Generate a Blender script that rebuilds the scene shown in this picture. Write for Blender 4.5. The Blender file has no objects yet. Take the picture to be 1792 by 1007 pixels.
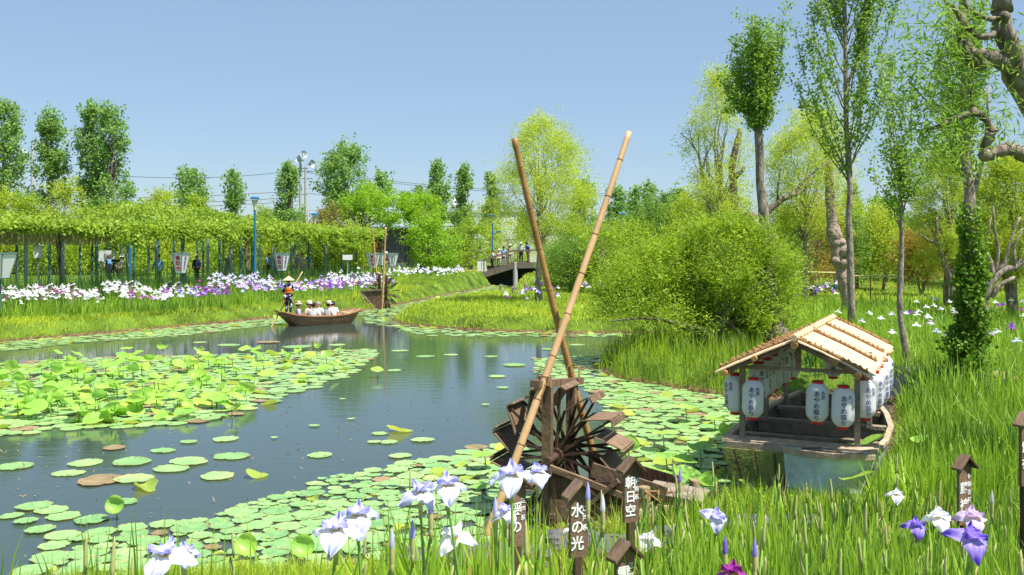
import bpy, bmesh, math, random
import numpy as np
from mathutils import Matrix, Vector, Euler
from math import radians as RD, pi, sin, cos, atan2, sqrt
random.seed(7); rng = np.random.default_rng(7)
sc = bpy.context.scene; COL = sc.collection
# ---------------- camera, world, sun, exposure ----------------
F, HZ, CX, CH = 1700.0, 430.0, 896.0, 3.4
cam_d = bpy.data.cameras.new('camera'); cam = bpy.data.objects.new('camera', cam_d); COL.objects.link(cam)
cam.location = (0, 0, CH); cam.rotation_euler = (RD(90), 0, 0)
cam_d.sensor_width = 36; cam_d.lens = 36*F/1792; cam_d.shift_y = -(503.5-HZ)/1792
cam_d.clip_start = .05; cam_d.clip_end = 4000
sc.camera = cam
SUN = Vector((0.36, -0.26, 0.90)).normalized()
el = math.asin(SUN.z); az = atan2(SUN.x, SUN.y)
w = bpy.data.worlds.new('World'); sc.world = w; w.use_nodes = True
nt = w.node_tree; sky = nt.nodes.new('ShaderNodeTexSky'); sky.sky_type = 'NISHITA'; sky.sun_disc = False
sky.sun_elevation = el; sky.sun_rotation = az; sky.air_density = 1.0; sky.dust_density = .2; sky.ozone_density = 4.0
bg = nt.nodes['Background']; bg.inputs[1].default_value = .088; mxs = nt.nodes.new('ShaderNodeMix'); mxs.data_type = 'RGBA'; mxs.inputs[0].default_value = .6; mxs.inputs[7].default_value = (2.2, 3.1, 4.3, 1)
nt.links.new(sky.outputs[0], mxs.inputs[6]); nt.links.new(mxs.outputs[2], bg.inputs[0])
ld = bpy.data.lights.new('sun', 'SUN'); ld.energy = 4.9; ld.angle = RD(.5); ld.color = (1, .96, .88)
sun = bpy.data.objects.new('sun', ld); COL.objects.link(sun); sun.location = (20, -20, 60)
sun.rotation_euler = SUN.to_track_quat('Z', 'Y').to_euler()
sc.view_settings.view_transform = 'Standard'; sc.view_settings.look = 'None'
sc.view_settings.exposure = .88; sc.view_settings.gamma = 1
sc.render.engine = 'CYCLES'; sc.cycles.use_denoising = True
sc.cycles.max_bounces = 8; sc.cycles.transparent_max_bounces = 8
# ---------------- helpers ----------------
def W(px, py, z=0.0):
    Y = F*(CH-z)/(py-HZ); return ((px-CX)/F*Y, Y)
def P(px, py, Y): return Vector(((px-CX)/F*Y, Y, CH-(py-HZ)/F*Y))
def XX(px, Y): return (px-CX)/F*Y
def lerp(a, b, t): return a+(b-a)*t
def smooth(t): t = np.clip(t, 0, 1); return t*t*(3-2*t)
MATS = {}
def M(name, c0, c1=None, rough=.6, scale=3.0, mix=(.5, .5), bump=0, bscale=30, transl=0, spec=.3, orand=0, stretch=(1, 1, 1), ramp=None, metal=0, detail=4, coat=0):
    if name in MATS: return MATS[name]
    m = bpy.data.materials.new(name); m.use_nodes = True; n = m.node_tree.nodes; l = m.node_tree.links
    b = n['Principled BSDF']; c1 = c1 or tuple(x*.6 for x in c0)
    tc = n.new('ShaderNodeTexCoord'); mp = n.new('ShaderNodeMapping'); mp.inputs['Scale'].default_value = stretch
    l.new(tc.outputs['Object'], mp.inputs[0])
    no = n.new('ShaderNodeTexNoise'); no.inputs['Scale'].default_value = scale; no.inputs['Detail'].default_value = detail
    l.new(mp.outputs[0], no.inputs['Vector'])
    at = n.new('ShaderNodeAttribute'); at.attribute_name = 'var'
    m1 = n.new('ShaderNodeMath'); m1.operation = 'MULTIPLY_ADD'; m1.inputs[1].default_value = mix[1]
    l.new(at.outputs['Fac'], m1.inputs[0])
    m2 = n.new('ShaderNodeMapRange'); m2.inputs[1].default_value = .3; m2.inputs[2].default_value = .7; m2.inputs[4].default_value = mix[0]
    l.new(no.outputs[0], m2.inputs[0]); l.new(m2.outputs[0], m1.inputs[2])
    fac = m1.outputs[0]
    if orand:
        oi = n.new('ShaderNodeObjectInfo'); m3 = n.new('ShaderNodeMath'); m3.operation = 'MULTIPLY_ADD'
        m3.inputs[1].default_value = orand; l.new(oi.outputs['Random'], m3.inputs[0]); l.new(fac, m3.inputs[2]); fac = m3.outputs[0]
    cr = n.new('ShaderNodeValToRGB'); e = cr.color_ramp.elements
    st = ramp or [(0, c1), (1, c0)]
    e[0].position = st[0][0]; e[0].color = (*st[0][1], 1); e[1].position = st[-1][0]; e[1].color = (*st[-1][1], 1)
    for p, c in st[1:-1]:
        q = e.new(p); q.color = (*c, 1)
    l.new(fac, cr.inputs[0]); l.new(cr.outputs[0], b.inputs['Base Color'])
    b.inputs['Roughness'].default_value = rough; b.inputs['Specular IOR Level'].default_value = spec
    b.inputs['Metallic'].default_value = metal; b.inputs['Coat Weight'].default_value = coat
    if bump:
        nb = n.new('ShaderNodeTexNoise'); nb.inputs['Scale'].default_value = bscale; nb.inputs['Detail'].default_value = 6
        l.new(mp.outputs[0], nb.inputs['Vector'])
        bp = n.new('ShaderNodeBump'); bp.inputs['Strength'].default_value = bump; bp.inputs['Distance'].default_value = .02 if bscale > 25 else .06
        l.new(nb.outputs[0], bp.inputs['Height']); l.new(bp.outputs[0], b.inputs['Normal'])
    if transl:
        tr = n.new('ShaderNodeBsdfTranslucent'); mx = n.new('ShaderNodeMixShader'); mx.inputs[0].default_value = transl
        hs = n.new('ShaderNodeHueSaturation'); hs.inputs['Value'].default_value = 1.5; hs.inputs['Hue'].default_value = .485
        l.new(cr.outputs[0], hs.inputs['Color']); l.new(hs.outputs[0], tr.inputs[0])
        l.new(b.outputs[0], mx.inputs[1]); l.new(tr.outputs[0], mx.inputs[2])
        l.new(mx.outputs[0], n['Material Output'].inputs[0])
    MATS[name] = m; return m

class MB:
    def __init__(s): s.V = []; s.F3 = []; s.F4 = []; s.m3 = []; s.m4 = []; s.A = []; s.n = 0; s.L = []
    def add(s, V, F4=None, F3=None, mi=0, var=None, loc=None):
        if loc is not None: s.L.append(np.asarray(loc, float).reshape(-1, 3))
        V = np.asarray(V, float).reshape(-1, 3)
        if F4 is not None and len(F4): F4 = np.asarray(F4, int).reshape(-1, 4)+s.n; s.F4.append(F4); s.m4.append(np.full(len(F4), mi))
        if F3 is not None and len(F3): F3 = np.asarray(F3, int).reshape(-1, 3)+s.n; s.F3.append(F3); s.m3.append(np.full(len(F3), mi))
        s.V.append(V); s.n += len(V)
        if var is None: var = random.random()
        s.A.append(np.broadcast_to(np.asarray(var, float), (len(V),)) if np.ndim(var) == 0 else np.asarray(var, float))
        return s
    def box(s, c, size, rot=None, mi=0, var=None, taper=1.0):
        h = np.array(size)/2
        v = np.array([[x, y, z] for z in (-1, 1) for y in (-1, 1) for x in (-1, 1)], float)
        t = np.where(v[:, 2] > 0, taper, 1)[:, None]; v = v*h; v[:, :2] *= t
        if rot is not None: v = v @ np.array(rot.to_3x3() if hasattr(rot, 'to_3x3') else rot).T
        return s.add(v+np.array(c), [[0, 2, 3, 1], [4, 5, 7, 6], [0, 1, 5, 4], [2, 6, 7, 3], [0, 4, 6, 2], [1, 3, 7, 5]], mi=mi, var=var)
    def beam(s, a, b, wd, ht, mi=0, var=None, up=(0, 0, 1)):
        a = Vector(a); b = Vector(b); d = (b-a); L = d.length; d.normalize(); u = Vector(up)
        if abs(d.dot(u)) > .98: u = Vector((0, 1, 0))
        r = d.cross(u).normalized(); u = r.cross(d)
        return s.box((a+b)/2, (wd, L, ht), Matrix((r, d, u)).transposed(), mi, var)
    def tube(s, pts, rad, n=6, mi=0, var=None, cap=True):
        pts = np.asarray([tuple(p) for p in pts], float); k = len(pts); rad = np.broadcast_to(np.asarray(rad, float), (k,))
        T = np.gradient(pts, axis=0); T /= (np.linalg.norm(T, axis=1)[:, None]+1e-9)
        ref = np.array([0, 0, 1.]) if abs(T[0][2]) < .9 else np.array([1., 0, 0])
        A = np.cross(T, ref); A /= (np.linalg.norm(A, axis=1)[:, None]+1e-9); B = np.cross(T, A)
        th = np.arange(n)*2*pi/n
        V = pts[:, None]+rad[:, None, None]*(A[:, None]*np.cos(th)[None, :, None]+B[:, None]*np.sin(th)[None, :, None])
        i = np.arange(k-1)[:, None]*n; j = np.arange(n)[None]; j2 = (j+1) % n
        Fq = np.stack([i+j, i+j2, i+n+j2, i+n+j], -1).reshape(-1, 4)
        V = V.reshape(-1, 3); F3 = []
        if cap:
            V = np.vstack([V, pts[0], pts[-1]]); b = k*n
            for q in range(n): F3 += [[b, (q+1) % n, q], [b+1, (k-1)*n+q, (k-1)*n+(q+1) % n]]
        return s.add(V, Fq, F3, mi, var)
    def lathe(s, prof, n=16, c=(0, 0, 0), mi=0, var=None, rot=None):
        prof = np.array(prof, float); th = np.arange(n)*2*pi/n; k = len(prof)
        V = np.stack([prof[:, 0][:, None]*np.cos(th), prof[:, 0][:, None]*np.sin(th), np.repeat(prof[:, 1][:, None], n, 1)], -1).reshape(-1, 3)
        if rot is not None: V = V @ np.array(rot).T
        i = np.arange(k-1)[:, None]*n; j = np.arange(n)[None]; j2 = (j+1) % n
        return s.add(V+np.array(c), np.stack([i+j, i+j2, i+n+j2, i+n+j], -1).reshape(-1, 4), None, mi, var)
    def grid(s, V, mi=0, var=None, loc=None):   # V: (a,b,3)
        V = np.asarray(V, float); a, b = V.shape[:2]; i = np.arange(a-1)[:, None]*b; j = np.arange(b-1)[None]
        return s.add(V.reshape(-1, 3), np.stack([i+j, i+j+1, i+b+j+1, i+b+j], -1).reshape(-1, 4), None, mi, var, loc)
    def prism(s, poly, a, b, mi=0, var=None):   # polygon of 3-D points (flat), extruded by vector a->b
        p = np.array(poly, float); n = len(p); o = np.array(b, float)-np.array(a, float)
        V = np.vstack([p, p+o]); F4 = [[i, (i+1) % n, n+(i+1) % n, n+i] for i in range(n)]
        F3 = [[0, i+1, i] for i in range(1, n-1)]+[[n, n+i, n+i+1] for i in range(1, n-1)]
        return s.add(V, F4, F3, mi, var)
    def mesh(s, name, mats, smooth=False):
        me = bpy.data.meshes.new(name); V = np.vstack(s.V)
        f4 = np.vstack(s.F4) if s.F4 else np.zeros((0, 4), int); f3 = np.vstack(s.F3) if s.F3 else np.zeros((0, 3), int)
        me.vertices.add(len(V)); me.vertices.foreach_set('co', V.astype(np.float32).ravel())
        L = np.concatenate([f4.ravel(), f3.ravel()]); me.loops.add(len(L)); me.loops.foreach_set('vertex_index', L.astype(np.int32))
        st = np.concatenate([np.arange(len(f4))*4, len(f4)*4+np.arange(len(f3))*3])
        me.polygons.add(len(st)); me.polygons.foreach_set('loop_start', st.astype(np.int32))
        mi = np.concatenate([x for x in s.m4+s.m3]) if (s.m4 or s.m3) else np.zeros(0)
        me.polygons.foreach_set('material_index', mi.astype(np.int32))
        me.polygons.foreach_set('use_smooth', np.full(len(st), bool(smooth)))
        at = me.attributes.new('var', 'FLOAT', 'POINT'); at.data.foreach_set('value', np.concatenate(s.A).astype(np.float32))
        if s.L and sum(len(q) for q in s.L) == len(V): q = me.attributes.new('loc', 'FLOAT_VECTOR', 'POINT'); q.data.foreach_set('vector', np.vstack(s.L).astype(np.float32).ravel())
        for m in (mats if isinstance(mats, (list, tuple)) else [mats]): me.materials.append(m)
        me.update(calc_edges=True); return me
    def build(s, name, mats, parent=None, smooth=False, **kw):
        return link(name, s.mesh(name, mats, smooth), parent, **kw)
def link(name, data, parent=None, loc=(0, 0, 0), rot=(0, 0, 0), scale=(1, 1, 1)):
    o = bpy.data.objects.new(name, data); COL.objects.link(o); o.parent = parent
    o.location = loc; o.rotation_euler = rot; o.scale = scale; return o
def tag(o, label=None, cat=None, group=None, kind=None):
    if label: o['label'] = label
    if cat: o['category'] = cat
    if group: o['group'] = group
    if kind: o['kind'] = kind
    return o
def empty(name, loc, label, cat, group=None, rz=0, scale=1):
    o = link(name, None, None, loc, (0, 0, rz), (scale,)*3); o.empty_display_size = .2; return tag(o, label, cat, group)
def clone(o, parent=None):
    c = o.copy(); COL.objects.link(c); c.parent = parent
    for ch in [x for x in KIDS.get(o.name, [])]: clone(ch, c)
    return c
KIDS = {}
def copy_thing(o, loc, rz, label=None, group=None, scale=None):
    if o.name not in KIDS:
        for x in o.children_recursive: KIDS.setdefault(x.parent.name, []).append(x)
    c = clone(o); c.location = loc; c.rotation_euler = (0, 0, rz)
    if scale: c.scale = (scale,)*3
    if label: c['label'] = label
    if group: c['group'] = group
    return c
def segdist(x, y, poly):
    x = np.asarray(x, float); y = np.asarray(y, float); best = np.full(x.shape, 1e9); ins = np.zeros(x.shape, bool); n = len(poly)
    for i in range(n):
        ax, ay = poly[i]; bx, by = poly[(i+1) % n]; dx, dy = bx-ax, by-ay; L = dx*dx+dy*dy+1e-12
        t = np.clip(((x-ax)*dx+(y-ay)*dy)/L, 0, 1); best = np.minimum(best, np.hypot(x-ax-t*dx, y-ay-t*dy))
        c = ((ay > y) != (by > y)) & (x < (bx-ax)*(y-ay)/(by-ay+1e-12)+ax); ins ^= c
    return np.where(ins, -best, best)
def pp(pts, z=0): return [W(a, b, z) for a, b in pts]
# ---------------- terrain ----------------
POND = pp([(-600, 690), (-200, 626), (0, 600), (100, 591), (200, 583), (350, 569), (450, 560), (520, 552), (600, 547), (650, 543), (700, 533), (740, 525), (780, 516), (838, 506), (872, 497), (890, 492), (940, 490), (960, 494),
 (925, 499), (900, 507), (890, 517), (840, 523), (780, 531), (725, 545), (692, 557), (688, 562), (705, 569), (780, 575), (850, 580), (1000, 584), (1100, 584), (1200, 583), (1222, 590), (1200, 602), (1110, 612), (1065, 630), (1054, 652), (1095, 667), (1180, 679), (1250, 691),
 (1330, 700), (1440, 690), (1560, 700), (1556, 790), (1545, 850), (1480, 905), (1400, 900), (1300, 885), (1235, 893), (1170, 915), (1100, 935), (1000, 940), (900, 958), (800, 980), (700, 1000), (500, 1014), (200, 1040), (-200, 1110), (-900, 1200), (-2200, 1100), (-1600, 800)])
PG0 = np.array([XX(-130, 38.5), 38.5]); PG1 = np.array([XX(645, 72), 72.0]); PGD = (PG1-PG0)/np.linalg.norm(PG1-PG0); PGN = np.array([PGD[1], -PGD[0]])  # PGN points to the pond side
def noise2(x, y, s=1.0, seed=0):
    r = np.random.default_rng(seed); o = 0
    for k in range(6):
        a, b, c = r.uniform(-1, 1, 3); f = s*(1+.8*k); o = o+np.sin(f*(a*x+b*y)+c*9)/(1+.5*k)
    return o/3
def ground(x, y):
    x = np.asarray(x, float); y = np.asarray(y, float); d = segdist(x, y, POND)
    s = (x-PG0[0])*PGN[0]+(y-PG0[1])*PGN[1]
    left = np.where(x < -.16*y+2, 1, 0)
    L = .48+.72*smooth((y-60)/20)
    L = np.maximum(L, np.where(x < -.08*y, lerp(1.25, .5, smooth((s-.3)/2.0)), 0))
    near = np.interp(y, [-40, 2.5, 3.4, 4.5, 6.4, 9, 10.6, 12.5], [1.8, 1.6, 1.4, 1.2, .8, .36, .27, .27])
    L = np.where(y < 11.5, near, np.where(y < 40, lerp(near, L, smooth((y-11)/12)), L))
    L = L+.05*noise2(x, y, .6, 3)+.02*noise2(x, y, 3, 4)
    z = np.where(d > 0, .01+(L-.01)*smooth(d/1.0+.12), -.7*smooth(-d/1.6))
    return z, d
def gz(x, y): return float(ground(np.array([x]), np.array([y]))[0][0])
def make_ground():
    ys = np.concatenate([np.linspace(-40, 1, 12)[:-1], np.geomspace(1, 24, 190), np.geomspace(24, 110, 200)[1:], np.geomspace(110, 2500, 30)[1:]])
    s = np.linspace(-1, 1, 421); s = np.sign(s)*(.55*np.abs(s)+.45*np.abs(s)**3)
    X = s[None]*(np.abs(ys)[:, None]*1.5+14); Yg = np.repeat(ys[:, None], len(s), 1)
    z, d = ground(X, Yg)
    m = MB(); m.grid(np.stack([X, Yg, z], -1), var=.5)
    g = bpy.data.materials.new('soil and turf'); g.use_nodes = True; n = g.node_tree.nodes; l = g.node_tree.links; b = n['Principled BSDF']
    tc = n.new('ShaderNodeTexCoord'); n1 = n.new('ShaderNodeTexNoise'); n1.inputs['Scale'].default_value = .9; n1.inputs['Detail'].default_value = 8
    n2 = n.new('ShaderNodeTexNoise'); n2.inputs['Scale'].default_value = 9; n2.inputs['Detail'].default_value = 6
    r = n.new('ShaderNodeValToRGB'); e = r.color_ramp.elements; e[0].position = .3; e[0].color = (.035, .06, .01, 1); e[1].position = .68; e[1].color = (.13, .22, .025, 1)
    r2 = n.new('ShaderNodeValToRGB'); e = r2.color_ramp.elements; e[0].position = .35; e[0].color = (.05, .03, .015, 1); e[1].position = .7; e[1].color = (.22, .14, .07, 1)
    sx = n.new('ShaderNodeSeparateXYZ'); mr = n.new('ShaderNodeMapRange'); mr.inputs[1].default_value = .04; mr.inputs[2].default_value = .14
    mx = n.new('ShaderNodeMix'); mx.data_type = 'RGBA'
    for q in (n1, n2): l.new(tc.outputs['Object'], q.inputs['Vector'])
    l.new(n1.outputs[0], r.inputs[0]); l.new(n2.outputs[0], r2.inputs[0]); l.new(tc.outputs['Object'], sx.inputs[0]); l.new(sx.outputs['Z'], mr.inputs[0])
    l.new(mr.outputs[0], mx.inputs[0]); l.new(r2.outputs[0], mx.inputs[6]); l.new(r.outputs[0], mx.inputs[7]); l.new(mx.outputs[2], b.inputs['Base Color'])
    b.inputs['Roughness'].default_value = .95; b.inputs['Specular IOR Level'].default_value = .1
    bp = n.new('ShaderNodeBump'); bp.inputs['Strength'].default_value = .6; bp.inputs['Distance'].default_value = .05; l.new(n2.outputs[0], bp.inputs['Height']); l.new(bp.outputs[0], b.inputs['Normal'])
    tag(m.build('ground', g, smooth=True), kind='structure')
make_ground()
def make_water():
    m = MB(); x0, x1, y0, y1 = -45, 26, 5.5, 100
    m.add([[x0, y0, 0], [x1, y0, 0], [x1, y1, 0], [x0, y1, 0]], [[0, 1, 2, 3]])
    g = bpy.data.materials.new('pond water'); g.use_nodes = True; n = g.node_tree.nodes; l = g.node_tree.links; b = n['Principled BSDF']
    b.inputs['Base Color'].default_value = (.04, .062, .052, 1); b.inputs['Roughness'].default_value = .03; b.inputs['IOR'].default_value = 1.36
    tc = n.new('ShaderNodeTexCoord'); mp = n.new('ShaderNodeMapping'); mp.inputs['Scale'].default_value = (.7, 2.2, 1)
    n1 = n.new('ShaderNodeTexNoise'); n1.inputs['Scale'].default_value = 1.6; n1.inputs['Detail'].default_value = 5; n1.inputs['Roughness'].default_value = .55
    l.new(tc.outputs['Object'], mp.inputs[0]); l.new(mp.outputs[0], n1.inputs['Vector'])
    bp = n.new('ShaderNodeBump'); bp.inputs['Strength'].default_value = .14; bp.inputs['Distance'].default_value = .03
    l.new(n1.outputs[0], bp.inputs['Height']); l.new(bp.outputs[0], b.inputs['Normal'])
    tag(m.build('water', g), kind='structure')
make_water()
# ---------------- materials ----------------
wood_d = M('dark stained wood', (.12, .068, .042), (.035, .02, .013), .65, 14, (.8, .3), .5, 40, stretch=(1, 1, .3))
wood_m = M('brown plank wood', (.25, .16, .10), (.075, .046, .03), .6, 14, (.8, .35), .45, 45, stretch=(.5, 1, .4))
wood_g = M('weathered grey wood', (.36, .30, .22), (.16, .125, .09), .8, 6, (.8, .2), .5, 40)
wood_b = M('bridge grey timber', (.2, .165, .13), (.1, .08, .06), .8, 5, (.7, .3), .3, 30)
wood_p = M('pale deck wood', (.52, .42, .3), (.3, .22, .15), .75, 7, (.8, .2), .5, 40)
logm = M('pale log', (.40, .31, .17), (.24, .17, .09), .8, 8, (.8, .2), .4, 30)
reed = M('reed roof thatch', (.78, .60, .38), (.50, .33, .18), .75, 14, (.6, .5), .5, 80, transl=.0)
bam = M('tan bamboo', (.72, .47, .25), (.46, .27, .12), .42, 4, (.75, .2), .1, 20, stretch=(1, 1, .5))
bam2 = M('golden brown bamboo', (.46, .27, .09), (.25, .12, .04), .42, 4, (.75, .2), .1, 20)
bamring = M('bamboo node', (.33, .18, .08), (.18, .1, .05), .6)
rope = M('straw rope', (.42, .25, .11), (.25, .13, .05), .9, 60, bump=.6, bscale=120)
bark = M('grey bark', (.40, .34, .26), (.10, .08, .06), .95, 9, (.9, .1), .9, 18, stretch=(1, 1, .35))
bark_w = M('willow bark', (.30, .25, .18), (.05, .04, .03), .95, 9, (1, .1), 1.0, 14, stretch=(1, 1, .35))
bark_p = M('pinkish brown bark', (.48, .38, .30), (.17, .11, .08), .9, 9, (.9, .1), .9, 16)
whitep = M('white board paint', (.8, .8, .79), (.7, .71, .72), .5, 2)
paper = M('lantern paper', (.8, .81, .8), (.72, .74, .75), .45, 3, transl=.3)
panelm = M('lantern sign panel', (.86, .86, .86), (.8, .81, .83), .5, 2, transl=.35)
redp = M('red lacquer', (.62, .03, .02), (.42, .02, .015), .4)
navy = M('navy ink', (.03, .025, .22), (.02, .015, .14), .6)
redink = M('crimson ink', (.55, .02, .08), (.45, .02, .06), .6)
whitei = M('white brush paint', (.85, .85, .83), (.75, .75, .72), .6)
bluep = M('blue post paint', (.02, .17, .42), (.015, .12, .32), .4)
tealp = M('faded green post paint', (.09, .2, .17), (.05, .12, .1), .6, 2)
conc = M('pale concrete', (.5, .49, .46), (.38, .37, .35), .8, 1.5)
greyp = M('grey blue post paint', (.25, .33, .36), (.16, .21, .24), .7, 2)
darkm = M('dark metal', (.06, .07, .07), (.03, .035, .035), .5)
horn = M('pale speaker metal', (.55, .6, .62), (.4, .44, .46), .4, metal=.2)
skin = M('skin', (.6, .33, .22), (.52, .27, .17), .55)
hairb = M('black hair', (.02, .016, .014), (.01, .008, .007), .5)
hairg = M('grey hair', (.35, .33, .3), (.25, .24, .22), .6)
def leafm(name, hi, lo, tr=.4, rough=.5, orand=0):
    return M(name, hi, lo, rough, .9, (.35, .7), 0, transl=tr, spec=.35, orand=orand)
L_pop = leafm('poplar leaf green', (.27, .44, .10), (.12, .25, .045))
L_pop2 = leafm('bright poplar leaf', (.28, .46, .05), (.09, .2, .02), .45)
L_wil = leafm('willow leaf yellow green', (.52, .62, .08), (.27, .38, .03), .5)
L_bush = leafm('fresh bush leaf', (.42, .58, .035), (.07, .16, .012), .4)
L_dark = leafm('deep green leaf', (.2, .36, .045), (.06, .14, .015), .4)
L_silk = leafm('silk tree leaf', (.34, .56, .03), (.13, .28, .015), .45)
L_yel = leafm('yellow green leaf', (.48, .57, .05), (.2, .31, .02), .45)
L_red = leafm('reddish maple leaf', (.42, .22, .04), (.16, .24, .02), .4)
L_wis = leafm('wisteria leaf', (.46, .61, .06), (.08, .19, .014), .42)
L_ivy = leafm('ivy leaf', (.22, .40, .03), (.05, .12, .012), .38)
L_pod = leafm('wisteria pod', (.33, .33, .15), (.17, .19, .08), .3)
G_short = leafm('short turf blade', (.56, .64, .05), (.17, .30, .02), .4)
G_iris = leafm('iris leaf blade', (.36, .56, .04), (.06, .17, .015), .3)
G_dark = leafm('dark iris leaf blade', (.09, .21, .035), (.02, .07, .014), .3)  # iris green darkened further to paint the pergola's shade into the leaves
G_reed = leafm('reed blade', (.42, .56, .03), (.10, .21, .015), .35)
pad_m = M('floating pad', (.33, .55, .24), (.13, .34, .12), .38, 3, (.4, .35), 0, transl=.15, spec=.5, orand=.35, ramp=[(0, (.13, .33, .14)), (.5, (.2, .43, .15)), (.93, (.33, .55, .2)), (1.0, (.36, .33, .1))])
pad_y = M('curled yellow green pad', (.5, .58, .05), (.28, .4, .03), .4, 3, (.5, .3), transl=.35, orand=.2)
pad_b = M('withered pad', (.40, .27, .16), (.16, .14, .06), .7, 5, (.6, .3), transl=.1)
lot_m = M('standing lotus leaf', (.36, .58, .07), (.14, .36, .05), .45, 2, (.3, .4), transl=.45, spec=.4, orand=.35)
lot_s = M('lotus stem', (.2, .36, .05), (.12, .22, .03), .5)
# ---------------- foliage generators ----------------
def unit(n):
    v = rng.normal(size=(n, 3)); return v/np.linalg.norm(v, axis=1)[:, None]
def leaves(m, C, size, aspect=.8, droop=0.0, mi=0, var=None, up=.3):
    """rhombic leaf faces at centres C"""
    n = len(C); d = unit(n); d[:, 2] = d[:, 2]*.8-droop; d /= np.linalg.norm(d, axis=1)[:, None]
    q = unit(n); q[:, 2] += up; s = np.cross(d, q); s /= (np.linalg.norm(s, axis=1)[:, None]+1e-9)
    L = (size*rng.uniform(.6, 1.3, n))[:, None]; nn = np.cross(d, s)
    a = C; b = C+d*L*.45+s*L*aspect*.5; c = C+d*L+nn*L*.1; e = C+d*L*.45-s*L*aspect*.5
    V = np.stack([a, b, c, e], 1).reshape(-1, 3); Fq = np.arange(n*4).reshape(-1, 4)
    if var is None: var = rng.uniform(0, 1, n)
    m.add(V, Fq, mi=mi, var=np.repeat(var, 4))
PROF = {'round': lambda t: np.sqrt(np.clip(1-(2*t-1)**2, 0.0, 1)), 'poplar': lambda t: np.clip(1.15*(t+.25)**.2*(1-t)**.6*1.25, .05, 1),
        'flat': lambda t: np.clip(1-(t*.9)**2, 0, 1)**.5*np.clip(.5+3*t, 0, 1), 'egg': lambda t: np.clip((t+.05)**.4*(1-t)**.6*1.9, 0, 1), 'vase': lambda t: np.clip(.25+t*1.3, 0, 1)*np.clip((1-t)*4, 0, 1)**.5,
        'mound': lambda t: np.sqrt(np.clip(1-t**2, 0, 1))}
def bez(a, b, lift, k=6, wob=.0):
    a = np.array(a, float); b = np.array(b, float); c = a*.45+b*.55; c[2] = lerp(a[2], b[2], .5)+lift; c[:2] = lerp(a[:2], b[:2], .6)
    t = np.linspace(0, 1, k)[:, None]; p = (1-t)**2*a+2*t*(1-t)*c+t*t*b
    if wob: p[1:-1] += rng.normal(size=(k-2, 3))*wob
    return p
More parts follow.
